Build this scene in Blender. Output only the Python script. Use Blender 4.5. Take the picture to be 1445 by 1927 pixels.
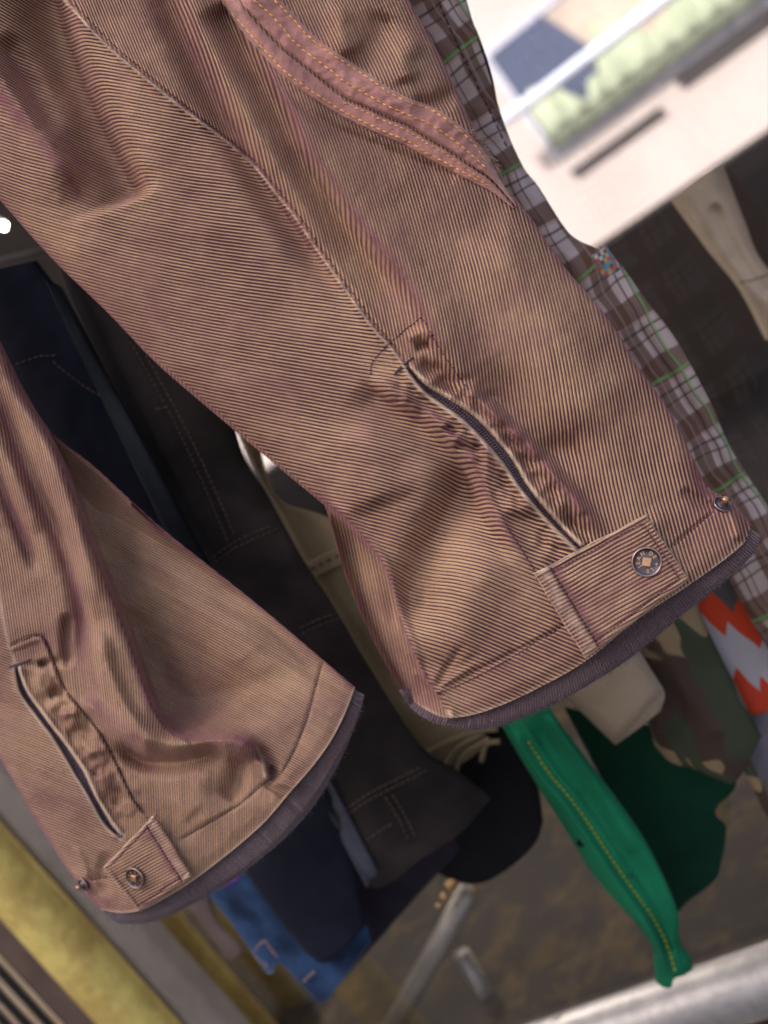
import bpy, math, random
import numpy as np
from mathutils import Vector, Matrix
SC = bpy.context.scene
for o in list(bpy.data.objects): bpy.data.objects.remove(o)
COL = SC.collection
rng = np.random.default_rng(7); random.seed(7)

# ------------------------------------------------------------ camera, world, sun
F = 2537.0                                   # focal length in photo pixels (1445 x 1927)
UPC = np.array([-.606, .775, .179]); UPC /= np.linalg.norm(UPC)
HC = np.array([-.684, -.472, -.555]); HC -= UPC*HC.dot(UPC); HC /= np.linalg.norm(HC)
NC = np.cross(HC, UPC)
RW = np.array([-HC, NC, UPC])                # camera axes -> world (window lies in the plane y=0)
WD = 1.30                                    # metres to the window at its bottom right
def ray(u, v):
    u = np.asarray(u, float); v = np.asarray(v, float)
    c = np.stack([(u-722.5)/F, -(v-963.5)/F, -np.ones_like(u)], -1)
    return c @ RW.T
CAM = np.array([0., -(ray(1300., 1850.)*WD)[1], 1.45])
def P(u, v, d):
    return CAM + ray(u, v)*np.asarray(d, float)[..., None]
def wdep(u, v):                              # distance to the window plane along a sight line
    return -CAM[1]/ray(u, v)[..., 1]
def onY(u, v, y):
    r = ray(u, v); return CAM + r*((y-CAM[1])/r[..., 1])[..., None]

cam = bpy.data.cameras.new('camera'); co = bpy.data.objects.new('camera', cam); COL.objects.link(co)
co.matrix_world = Matrix([list(RW[i])+[CAM[i]] for i in range(3)]+[[0, 0, 0, 1]])
cam.sensor_fit = 'VERTICAL'; cam.sensor_height = 36; cam.lens = F/1927*36
cam.clip_start = .02; cam.clip_end = 400
cam.dof.use_dof = True; cam.dof.focus_distance = .775; cam.dof.aperture_fstop = 5.6
SC.camera = co

SUN_EL, SUN_AZ = math.radians(50), math.radians(197)
w = bpy.data.worlds.new('World'); SC.world = w; w.use_nodes = True
nt = w.node_tree; nt.nodes.clear()
sk = nt.nodes.new('ShaderNodeTexSky'); sk.sky_type = 'NISHITA'; sk.sun_disc = False
sk.sun_elevation = SUN_EL; sk.sun_rotation = SUN_AZ; sk.dust_density = 5.0; sk.air_density = .8; sk.ozone_density = .6
bg = nt.nodes.new('ShaderNodeBackground'); bg.inputs[1].default_value = .10
wo = nt.nodes.new('ShaderNodeOutputWorld')
nt.links.new(sk.outputs[0], bg.inputs[0]); nt.links.new(bg.outputs[0], wo.inputs[0])
sl = bpy.data.lights.new('sun', 'SUN'); sl.energy = 2.0; sl.angle = math.radians(.5); sl.color = (1, .93, .85)
so = bpy.data.objects.new('sun', sl); COL.objects.link(so)
sd = Vector((math.sin(SUN_AZ)*math.cos(SUN_EL), math.cos(SUN_AZ)*math.cos(SUN_EL), math.sin(SUN_EL)))
so.rotation_euler = sd.to_track_quat('Z', 'Y').to_euler()
SC.view_settings.view_transform = 'Standard'; SC.view_settings.look = 'None'
SC.view_settings.gamma = 1; SC.view_settings.use_curve_mapping = False
SC.view_settings.exposure = 1.86
SC.render.engine = 'CYCLES'
SC.cycles.max_bounces = 6; SC.cycles.diffuse_bounces = 3; SC.cycles.transparent_max_bounces = 8
SC.cycles.caustics_reflective = False; SC.cycles.caustics_refractive = False
SC.cycles.sample_clamp_indirect = 6

# ------------------------------------------------------------ node helpers
class NB:
    def __init__(s, name):
        s.m = bpy.data.materials.new(name); s.m.use_nodes = True
        s.t = s.m.node_tree; s.t.nodes.clear()
        s.out = s.n('ShaderNodeOutputMaterial'); s.b = s.n('ShaderNodeBsdfPrincipled')
        s.l(s.b.outputs[0], s.out.inputs[0]); s.b.inputs['Roughness'].default_value = .9
        s.b.inputs['Specular IOR Level'].default_value = .2
    def n(s, t, **k):
        x = s.t.nodes.new(t)
        for a, b in k.items(): setattr(x, a, b)
        return x
    def l(s, a, b): s.t.links.new(a, b)
    def put(s, sock, v):
        if isinstance(v, bpy.types.NodeSocket): s.l(v, sock)
        elif isinstance(v, (tuple, list)): sock.default_value = tuple(v)+((1,) if len(v) == 3 and len(sock.default_value) == 4 else ())
        else: sock.default_value = v
    def math(s, op, a, b=0, c=0, clamp=False):
        x = s.n('ShaderNodeMath', operation=op, use_clamp=clamp)
        s.put(x.inputs[0], a); s.put(x.inputs[1], b)
        if len(x.inputs) > 2: s.put(x.inputs[2], c)
        return x.outputs[0]
    def step(s, v, a, b, lo=0, hi=1):
        x = s.n('ShaderNodeMapRange', interpolation_type='SMOOTHSTEP')
        for i, q in enumerate((v, a, b, lo, hi)): s.put(x.inputs[i], q)
        return x.outputs[0]
    def mix(s, f, a, b):
        x = s.n('ShaderNodeMix', data_type='RGBA'); s.put(x.inputs[0], f); s.put(x.inputs[6], a); s.put(x.inputs[7], b)
        return x.outputs[2]
    def attr(s, name): return s.n('ShaderNodeAttribute', attribute_name=name).outputs['Fac']
    def noise(s, scale, detail=3, rough=.55, vec=None, dist=0):
        x = s.n('ShaderNodeTexNoise'); x.inputs['Scale'].default_value = scale; x.inputs['Detail'].default_value = detail
        x.inputs['Roughness'].default_value = rough; x.inputs['Distortion'].default_value = dist
        s.l(vec if vec else s.coord(), x.inputs['Vector']); return x.outputs['Fac']
    def coord(s):
        if not hasattr(s, 'tc'): s.tc = s.n('ShaderNodeTexCoord')
        return s.tc.outputs['Object']
    def scaled(s, v):
        x = s.n('ShaderNodeMapping'); x.inputs['Scale'].default_value = v; s.l(s.coord(), x.inputs[0]); return x.outputs[0]
    def vec(s, x, y, z=0):
        c = s.n('ShaderNodeCombineXYZ'); s.put(c.inputs[0], x); s.put(c.inputs[1], y); s.put(c.inputs[2], z); return c.outputs[0]
    def bump(s, h, dist, strength=1., prev=None):
        x = s.n('ShaderNodeBump'); x.inputs['Strength'].default_value = strength; x.inputs['Distance'].default_value = dist
        s.put(x.inputs['Height'], h)
        if prev: s.l(prev, x.inputs['Normal'])
        s.l(x.outputs[0], s.b.inputs['Normal']); return x.outputs[0]
    def col(s, v): s.put(s.b.inputs['Base Color'], v)

# --- ribbed two-tone cloth of the trousers
TAN, TAN2 = (.535, .345, .200), (.41, .250, .158)
GRV, PUR = (.075, .026, .031), (.235, .092, .105)
def rib_mat(name, warm=1.0):
    m = NB(name)
    rib = m.n('ShaderNodeMix', data_type='FLOAT')
    sd_ = m.step(m.attr('side'), -.6, .6)
    m.l(sd_, rib.inputs[0]); m.l(m.attr('ribA'), rib.inputs[2]); m.l(m.attr('ribB'), rib.inputs[3]); r0 = rib.outputs[0]
    wob = m.math('MULTIPLY_ADD', m.noise(60, 2), .24, -.12)
    r = m.math('ADD', r0, wob)
    wv = m.math('MULTIPLY_ADD', m.math('SINE', m.math('MULTIPLY', r, 2*math.pi)), .5, .5)
    al = m.n('ShaderNodeMix', data_type='FLOAT'); m.l(sd_, al.inputs[0]); m.l(m.attr('alA'), al.inputs[2]); m.l(m.attr('alB'), al.inputs[3])
    fl = m.math('FLOOR', m.math('ADD', r, .25))
    dots = m.math('SINE', m.math('MULTIPLY', m.math('MULTIPLY_ADD', fl, .5, al.outputs[0]), 2*math.pi))
    fine = m.noise(1500, 2, .6)
    blot = m.noise(26, 5, .62, dist=.6); big = m.noise(9, 3, .5)
    streak = m.noise(1.0, 4, .65, vec=m.vec(m.math('MULTIPLY', r0, .55), m.math('MULTIPLY', al.outputs[0], .05)))
    wearf = m.math('ADD', m.math('MULTIPLY_ADD', blot, .9, -.45), m.math('MULTIPLY_ADD', streak, 1.3, -.65))
    # worn areas keep wide tan ridges, abraded creases show the purple weft
    edge = m.math('SUBTRACT', .43, m.math('MULTIPLY', m.math('ADD', wearf, m.attr('wear')), .42))
    ridge = m.step(wv, m.math('SUBTRACT', edge, .20), m.math('ADD', edge, .26))
    tan = m.mix(m.step(big, .35, .65), TAN, TAN2)
    tan = m.mix(m.math('MULTIPLY', m.step(dots, -.2, 1), .35), tan, (.78, .56, .34))
    tan = m.mix(m.math('MULTIPLY', m.step(fine, .4, .75), .5), tan, (.27, .13, .09))
    grv = m.mix(m.step(blot, .4, .7), GRV, (.145, .055, .058))
    wn = m.n('ShaderNodeTexWhiteNoise', noise_dimensions='1D'); m.l(fl, wn.inputs['W'])
    tan = m.mix(m.math('MULTIPLY', wn.outputs['Value'], .38), tan, (.31, .19, .135))
    c = m.mix(ridge, grv, tan)
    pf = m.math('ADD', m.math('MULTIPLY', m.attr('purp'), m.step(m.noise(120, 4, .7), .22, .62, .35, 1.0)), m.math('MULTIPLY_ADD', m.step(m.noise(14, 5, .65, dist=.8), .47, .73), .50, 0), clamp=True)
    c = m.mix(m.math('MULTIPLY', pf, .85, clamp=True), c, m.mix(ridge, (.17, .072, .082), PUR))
    c = m.mix(m.math('MULTIPLY', m.attr('lite'), .8, clamp=True), c, m.mix(fine, (.66, .48, .34), (.80, .66, .50)))
    c = m.mix(m.math('MULTIPLY', m.attr('dark'), 1, clamp=True), c, (.06, .035, .05))
    m.col(c)
    h = m.math('MULTIPLY_ADD', fine, .25, wv); h = m.math('MULTIPLY_ADD', dots, .06, h)
    bm = m.bump(h, .0004, .55)
    m.bump(m.noise(75, 4, .6), .005, .32, bm)
    m.b.inputs['Sheen Weight'].default_value = .25; m.b.inputs['Sheen Roughness'].default_value = .4
    m.b.inputs['Sheen Tint'].default_value = (.75, .35, .45, 1)
    m.b.inputs['Roughness'].default_value = .75; m.b.inputs['Specular IOR Level'].default_value = .25
    return m.m
def cloth(name, c1, c2=None, scale=30, fine=900, bump=.0006, c3=None):
    m = NB(name); c2 = c2 or tuple(x*.6 for x in c1)
    c = m.mix(m.step(m.noise(scale, 4, .6), .35, .68), c1, c2)
    if c3: c = m.mix(m.step(m.attr('lite'), .1, .9), c, c3)
    f = m.noise(fine, 2, .6)
    c = m.mix(m.math('MULTIPLY', m.step(f, .35, .7), .35), c, tuple(x*.45 for x in c1))
    m.col(c); b = m.bump(f, bump, .6); m.bump(m.noise(scale*1.5, 3), .004, .4, b)
    return m.m
def paint(name, c1, rough=.5, metal=0, c2=None, scale=20, spec=.4, bump=.0):
    m = NB(name)
    c = m.mix(m.step(m.noise(scale, 4, .6), .35, .7), c1, c2 or tuple(x*.85 for x in c1)); m.col(c)
    m.b.inputs['Roughness'].default_value = rough; m.b.inputs['Metallic'].default_value = metal
    m.b.inputs['Specular IOR Level'].default_value = spec
    if bump: m.bump(m.noise(scale*4, 4), bump, .7)
    return m.m

# ------------------------------------------------------------ geometry helpers
def spline(pts, n):
    p = np.array(pts, float)
    if len(p) == 2: return p[0]+(p[1]-p[0])*np.linspace(0, 1, n)[:, None]
    q = np.vstack([2*p[0]-p[1], p, 2*p[-1]-p[-2]]); out = []
    for i in range(1, len(q)-2):
        t = np.linspace(0, 1, 24, endpoint=False)[:, None]
        a, b, c, d = q[i-1], q[i], q[i+1], q[i+2]
        out.append(.5*((2*b)+(c-a)*t+(2*a-5*b+4*c-d)*t*t+(-a+3*b-3*c+d)*t**3))
    out = np.vstack(out+[p[-1:]])
    L = np.r_[0, np.cumsum(np.linalg.norm(np.diff(out, axis=0), axis=1))]; s = np.linspace(0, L[-1], n)
    return np.stack([np.interp(s, L, out[:, k]) for k in range(out.shape[1])], 1)
def coons(top, bot, lef, rig, S, T):
    def cur(pts, x):
        c = spline(pts, 400); s = np.linspace(0, 1, 400)
        return np.stack([np.interp(x, s, c[:, 0]), np.interp(x, s, c[:, 1])], -1)
    C0, C1 = cur(top, S[0])[None], cur(bot, S[0])[None]
    D0, D1 = cur(lef, T[:, 0])[:, None], cur(rig, T[:, 0])[:, None]
    s, t = S[..., None], T[..., None]
    p00, p10, p01, p11 = (np.array(x, float) for x in (top[0], top[-1], bot[0], bot[-1]))
    return (1-t)*C0+t*C1+(1-s)*D0+s*D1-((1-s)*(1-t)*p00+s*(1-t)*p10+(1-s)*t*p01+s*t*p11)
def pdist(U, V, poly):
    """signed distance to a polyline (positive to the right of its downward run) and arc parameter 0..1"""
    p = np.array(poly, float); best = np.full(U.shape, 1e9); sg = np.zeros(U.shape); tau = np.zeros(U.shape)
    seg = np.linalg.norm(np.diff(p, axis=0), axis=1); L = np.r_[0, np.cumsum(seg)]
    for i in range(len(p)-1):
        a, b = p[i], p[i+1]; d = b-a; l2 = d@d
        t = np.clip(((U-a[0])*d[0]+(V-a[1])*d[1])/l2, 0, 1)
        dx, dy = U-a[0]-t*d[0], V-a[1]-t*d[1]; q = np.hypot(dx, dy)
        m = q < best; best = np.where(m, q, best)
        sg = np.where(m, np.sign(-(d[0]*dy-d[1]*dx)), sg); tau = np.where(m, (L[i]+t*seg[i])/L[-1], tau)
    return best*np.where(sg == 0, 1, sg), tau
def ss(x, a, b):
    t = np.clip((x-a)/(b-a), 0, 1); return t*t*(3-2*t)
def ramp(tau, e0, e1):
    return (ss(tau, 0, e0) if e0 > 0 else 1)*(1-(ss(tau, 1-e1, 1) if e1 > 0 else 0))
def fold(U, V, poly, amp, wl, wr, e0=.2, e1=.2):
    d, t = pdist(U, V, spline(poly, max(8, len(poly)*3)))
    return amp*np.exp(-(np.abs(d)/np.where(d < 0, wl, wr))**2)*ramp(t, e0, e1)
def vnoise(U, V, sc, seed):                   # smooth value noise
    r = np.random.default_rng(seed).random((64, 64)); x, y = U/sc+100, V/sc+100
    xi, yi = np.floor(x).astype(int), np.floor(y).astype(int); fx, fy = x-xi, y-yi
    fx, fy = fx*fx*(3-2*fx), fy*fy*(3-2*fy); g = lambda a, b: r[a % 64, b % 64]
    return (g(xi, yi)*(1-fx)+g(xi+1, yi)*fx)*(1-fy)+(g(xi, yi+1)*(1-fx)+g(xi+1, yi+1)*fx)*fy-.5

class Th:                                      # a thing: empty or mesh with origin O
    def __init__(s, name, label, cat, O, group=None, mesh=None):
        s.O = np.array(O, float)
        s.o = bpy.data.objects.new(name, mesh); COL.objects.link(s.o); s.o.location = O
        s.o['label'] = label; s.o['category'] = cat
        if group: s.o['group'] = group
def mk(name, verts, faces, mat, parent=None, O=None, attrs=None, smooth=True):
    """link one mesh object; verts are world coordinates, made local to the thing's origin"""
    O = parent.O if isinstance(parent, Th) else (np.zeros(3) if O is None else np.array(O, float))
    verts = np.asarray(verts, float)-O
    me = bpy.data.meshes.new(name)
    if isinstance(faces, np.ndarray):
        k = faces.shape[1]; me.vertices.add(len(verts)); me.vertices.foreach_set('co', verts.ravel().astype('f'))
        me.loops.add(faces.size); me.loops.foreach_set('vertex_index', faces.ravel().astype('i'))
        me.polygons.add(len(faces)); me.polygons.foreach_set('loop_start', np.arange(0, faces.size, k, dtype='i'))
        me.update(calc_edges=True)
    else: me.from_pydata([tuple(x) for x in verts], [], faces)
    for a, val in (attrs or {}).items():
        at = me.attributes.new(a, 'FLOAT', 'POINT'); at.data.foreach_set('value', np.asarray(val, 'f').ravel())
    if smooth: me.polygons.foreach_set('use_smooth', np.ones(len(me.polygons), bool))
    me.materials.append(mat); me.update()
    o = bpy.data.objects.new(name, me); COL.objects.link(o)
    if parent is not None: o.parent = parent.o if isinstance(parent, Th) else parent
    else: o.location = O
    return o
class Sub:                                     # lets a mesh part act as a parent with its thing's origin
    def __init__(s, o, O): s.o, s.O = o, O
Th_like = (Th, Sub)
def mkp(name, verts, faces, mat, par, **k):
    o = mk(name, verts, faces, mat, None, O=par.O, **k); o.location = (0, 0, 0); o.parent = par.o; return Sub(o, par.O)
def tagm(o, label, cat, group=None, kind=None):
    o = o.o if isinstance(o, Th_like) else o
    if label: o['label'] = label; o['category'] = cat
    if group: o['group'] = group
    if kind: o['kind'] = kind
    return o
def boxv(x0, x1, y0, y1, z0, z1):
    v = [(x, y, z) for z in (z0, z1) for y in (y0, y1) for x in (x0, x1)]
    f = [(0, 2, 3, 1), (4, 5, 7, 6), (0, 1, 5, 4), (2, 6, 7, 3), (0, 4, 6, 2), (1, 3, 7, 5)]
    return v, f
def join(parts):
    V, Fc = [], []
    for v, f in parts:
        n = len(V); V += [tuple(x) for x in v]; Fc += [tuple(i+n for i in q) for q in f]
    return V, Fc
def tubev(pts, r, n=14, cap=True):
    pts = [Vector(p) for p in pts]; V, Fc = [], []; rr = r if isinstance(r, (list, tuple)) else [r]*len(pts)
    up = None
    for i, p in enumerate(pts):
        d = (pts[min(i+1, len(pts)-1)]-pts[max(i-1, 0)]).normalized()
        if up is None: up = d.orthogonal().normalized()
        up = (up-d*up.dot(d)).normalized(); b = d.cross(up)
        for k in range(n):
            a = 2*math.pi*k/n; V.append(tuple(p+(up*math.cos(a)+b*math.sin(a))*rr[i]))
    for i in range(len(pts)-1):
        for k in range(n): Fc.append((i*n+k, i*n+(k+1) % n, (i+1)*n+(k+1) % n, (i+1)*n+k))
    if cap: Fc.append(tuple(range(n))[::-1]); Fc.append(tuple((len(pts)-1)*n+k for k in range(n)))
    return V, Fc

def cloth_tube(name, top, bot, lef, rig, nu, nv, base, T, H, mat, par, prof=2.4, attrs=None, nb=40, endround=.0, dens=.35, under=None):
    """a hollow flattened tube of cloth: front sheet with relief H(U,V,S,Tt) and a back sheet; base = depth of its mid plane"""
    x = np.linspace(0, 1, nu); s = (1-dens)*x+dens*(1-np.cos(np.pi*x))/2
    t = np.linspace(0, 1, nv); S, Tt = np.meshgrid(s, t)
    UV = coons(top, bot, lef, rig, S, Tt); U, V = UV[..., 0], UV[..., 1]
    pr = lambda q: np.clip(1-np.abs(2*q-1)**prof, 0, 1)**(1/2.)
    R = pr(S); h = H(U, V, S, Tt) if H else 0*U
    Tn = T(Tt) if callable(T) else T
    er = -.002*ss(Tt, .988, 1.)*endround
    D = base(U, V)-(Tn*R+h*ss(R, 0, .45)+er*R)
    if under: D = np.maximum(D, under(U, V)+.0026+.0012*(1-Tt))
    xb = np.linspace(1, 0, nb)[1:-1]; Sb, Tb = np.meshgrid(xb, t)
    UVb = coons(top, bot, lef, rig, Sb[:, ::-1], Tb)[:, ::-1]; Ub, Vb = UVb[..., 0], UVb[..., 1]
    Tnb = T(Tb) if callable(T) else T
    Db = base(Ub, Vb)+Tnb*pr(Sb)*.8+.004*vnoise(Ub, Vb, 90, 5)*pr(Sb)
    AU, AV, AD = np.hstack([U, Ub]), np.hstack([V, Vb]), np.hstack([D, Db])
    pts = P(AU, AV, AD).reshape(-1, 3); n = AU.shape[1]
    i, j = np.meshgrid(np.arange(nv-1), np.arange(n), indexing='ij'); j2 = (j+1) % n
    fa = np.stack([i*n+j, (i+1)*n+j, (i+1)*n+j2, i*n+j2], -1).reshape(-1, 4)
    at = {k: f(AU, AV, np.hstack([S, Sb]), np.hstack([Tt, Tb])) for k, f in (attrs or {}).items()}
    o = mkp(name, pts, fa, mat, par, attrs=at)
    return o, (U, V, D)
class Surf:                                    # looks up the depth of a front sheet at a photo position
    def __init__(s, U, V, D, q=3.):
        s.q = q; s.u0, s.v0 = U.min(), V.min(); nu, nv = int((U.max()-s.u0)/q)+3, int((V.max()-s.v0)/q)+3
        A = np.zeros((nv, nu)); C = np.zeros((nv, nu))
        i, j = ((V-s.v0)/q).round().astype(int), ((U-s.u0)/q).round().astype(int)
        np.add.at(A, (i, j), D); np.add.at(C, (i, j), 1)
        G = np.where(C > 0, A/np.maximum(C, 1), 0); M = C > 0
        for _ in range(14):
            Gs = np.zeros_like(G); Ms = np.zeros_like(G)
            for a in (-1, 0, 1):
                for b in (-1, 0, 1):
                    Gs += np.roll(np.roll(G*M, a, 0), b, 1); Ms += np.roll(np.roll(M*1., a, 0), b, 1)
            G = np.where(M, G, Gs/np.maximum(Ms, 1)); M = M | (Ms > 0)
        s.G = G
    def __call__(s, u, v):
        x, y = (np.asarray(u, float)-s.u0)/s.q, (np.asarray(v, float)-s.v0)/s.q
        x = np.clip(x, 0, s.G.shape[1]-1.01); y = np.clip(y, 0, s.G.shape[0]-1.01)
        i, j = np.floor(y).astype(int), np.floor(x).astype(int); fx, fy = x-j, y-i; G = s.G
        return (G[i, j]*(1-fx)+G[i, j+1]*fx)*(1-fy)+(G[i+1, j]*(1-fx)+G[i+1, j+1]*fx)*fy
def stitches(name, poly, surf, mat, par, L=7., gap=3., w=1.2, lift=.0004, jit=.4):
    c = spline(poly, 900); seg = np.r_[0, np.cumsum(np.linalg.norm(np.diff(c, axis=0), axis=1))]
    V, Fc = [], []; s = 0.
    while s+L < seg[-1]:
        ts = np.array([0, .22, .5, .78, 1]); q = s+ts*L
        x, y = np.interp(q, seg, c[:, 0]), np.interp(q, seg, c[:, 1])
        x = x+random.uniform(-jit, jit); y = y+random.uniform(-jit, jit)
        d = surf(x, y)-lift*np.array([-.3, .8, 1, .8, -.3]); p3 = P(x, y, d); rad = w*d[0]/F*np.array([.35, .9, 1, .9, .35])
        v, f = tubev([tuple(a) for a in p3], list(rad), 6)
        n = len(V); V += v; Fc += [tuple(i+n for i in k) for k in f]
        s += L+gap*random.uniform(.8, 1.2)
    return mkp(name, V, Fc, mat, par)

# polynomial field whose level lines follow the ribs
def ribfield(samples, deg=4):
    S_ = np.array(samples, float); x, y = (S_[:, 0]-700)/800, (S_[:, 1]-700)/800
    th = np.radians(S_[:, 2]); g = np.stack([-np.sin(th), np.cos(th)], 1)/S_[:, 3:4]*800
    ex = [(i, j) for i in range(deg+1) for j in range(deg+1-i) if i+j > 0]
    A = np.vstack([np.stack([i*x**max(i-1, 0)*y**j*(i > 0) for i, j in ex], 1), np.stack([j*x**i*y**max(j-1, 0)*(j > 0) for i, j in ex], 1)])
    reg = .8*np.diag([(i+j-1)**2 for i, j in ex]); b = np.r_[g[:, 0], g[:, 1]]
    c = np.linalg.solve(A.T@A+reg*.15, A.T@b)
    
    def f(U, V):
        Uc, Vc = np.clip(U, -320, 1500), np.clip(V, -160, 1450)
        return sum(k*((Uc-700)/800)**i*((Vc-700)/800)**j for k, (i, j) in zip(c, ex))+(U-Uc)*.09+(V-Vc)*.13
    return f

# ------------------------------------------------------------ materials
RIB = rib_mat('ribbed_twill')
M_KNIT = None
def knit_mat():
    m = NB('knit_band')
    a = m.attr('kn'); fine = m.noise(1100, 3, .65)
    wv = m.math('MULTIPLY_ADD', m.math('SINE', m.math('MULTIPLY', a, 2*math.pi)), .5, .5)
    c = m.mix(m.math('MULTIPLY', wv, .5), (.030, .015, .019), (.150, .088, .105)); c = m.mix(m.math('MULTIPLY', m.step(fine, .35, .75), .6), c, (.19, .125, .145))
    c = m.mix(m.math('MULTIPLY', m.step(m.noise(30, 3), .4, .7), .35), c, (.09, .062, .072)); m.col(c)
    m.bump(m.math('MULTIPLY_ADD', fine, .8, m.math('MULTIPLY', wv, .9)), .0008, 1.)
    m.b.inputs['Sheen Weight'].default_value = .3; return m.m
KNIT = knit_mat()
def tape_mat():
    m = NB('brushed_binding'); f = m.noise(1300, 3, .6)
    c = m.mix(m.step(m.noise(40, 5, .6), .35, .7), (.43, .20, .17), (.33, .145, .13)); c = m.mix(m.math('MULTIPLY', m.step(f, .4, .7), .3), c, (.60, .36, .30)); m.col(c)
    b = m.bump(f, .0003, .6); m.bump(m.noise(110, 3), .0016, .8, b); m.b.inputs['Sheen Weight'].default_value = .3; return m.m
BIND = tape_mat()
ORANGE = cloth('orange_thread', (.95, .50, .16), (.88, .42, .13), 200, 2500, .0002)
PURTHR = cloth('purple_thread', (.085, .045, .07), (.06, .03, .05), 200, 2500, .0002)
PALETHR = cloth('pale_thread', (.55, .38, .30), (.42, .28, .22), 200, 2500, .0002)
ZIPT = None
def zip_mat():
    m = NB('zip_tape'); ch = m.math('SINE', m.math('MULTIPLY', m.math('ADD', m.attr('za'), m.math('MULTIPLY', m.math('ABSOLUTE', m.attr('zc')), .9)), 2*math.pi))
    f = m.noise(1500, 2, .6); c = m.mix(m.step(ch, -.6, .8), (.06, .042, .062), (.19, .15, .19)); c = m.mix(m.math('MULTIPLY', f, .4), c, (.10, .08, .10))
    c = m.mix(m.step(m.math('ABSOLUTE', m.attr('zc')), .12, .02), c, (.012, .009, .013)); m.col(c); m.bump(ch, .0004, .8); return m.m
ZIPT = zip_mat()
GUN = paint('gunmetal_snap', (.085, .075, .085), .38, .85, (.13, .11, .115), 300)
COPPER = paint('worn_copper', (.62, .34, .20), .38, .75, (.50, .27, .17), 400)
RIMM = paint('worn_rim', (.52, .38, .33), .28, .95, (.35, .27, .27), 300)

# ------------------------------------------------------------ THE TROUSERS
def gbase(u, v): return .80+6.9e-5*(1400-np.asarray(u, float))+4.7e-5*(np.asarray(v, float)-1000)
TR = Th('trousers', 'ribbed brown and tan trousers with ankle zips and purple knit hems', 'trousers', P(500, -300, .85))

# --- right leg -------------------------------------------------------------
R_left = [(-720, -560), (-570, -360), (-420, -160), (-260, 60), (-100, 255), (0, 375), (100, 488), (200, 585), (300, 688), (430, 800), (490, 850), (560, 905), (605, 942), (622, 985), (640, 1050), (664, 1118), (700, 1200), (745, 1285)]
R_bot = [(745, 1285), (785, 1325), (835, 1350), (890, 1345), (960, 1320), (1050, 1275), (1110, 1238), (1200, 1165), (1290, 1105), (1360, 1055), (1400, 1020), (1413, 987)]
R_right = [(500, -600), (600, -390), (690, -180), (735, -80), (770, 0), (830, 110), (880, 215), (930, 325), (1000, 412), (1060, 500), (1140, 595), (1200, 690), (1260, 775), (1305, 865), (1330, 915), (1375, 945), (1413, 987)]
R_top = [(-720, -560), (500, -600)]
SEAM = [(60, -60), (125, 0), (200, 80), (270, 140), (350, 205), (430, 265), (480, 310), (520, 360), (560, 410), (600, 470), (650, 540), (700, 610), (740, 655), (765, 690)]
ZIP = [(765, 690), (800, 730), (840, 757), (880, 785), (920, 825), (958, 872), (985, 915), (1020, 958), (1058, 1000), (1092, 1034)]
ZW = [1.5, 4., 6.2, 8., 8.2, 7.2, 5.2, 4., 3, 2.]         # half widths of the open gap
TAIL = [(1092, 1034), (1130, 1090), (1190, 1200)]
SIDE_R = SEAM+ZIP[1:]+TAIL[1:]
INNER = [(560, 902), (606, 941), (650, 975), (695, 1025), (728, 1075), (742, 1120), (754, 1165), (772, 1215), (800, 1275), (818, 1302), (845, 1352)]
PLK_L = [(700, 700), (745, 735), (800, 772), (850, 815), (893, 868), (915, 925), (950, 992), (985, 1045), (1012, 1085)]
PLK_R = [(800, 610), (822, 652), (855, 700), (885, 735), (930, 780), (985, 832), (1030, 880), (1075, 935), (1120, 985), (1150, 1010)]
def zw_at(tau, W=ZW): return np.interp(tau, np.linspace(0, 1, len(W)), W)
_HC = {}
def H_right(U, V, S, T):
    k = (U.shape, float(U.sum()))
    if k not in _HC: _HC[k] = H_right_(U, V, S, T)
    return _HC[k]
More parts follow.
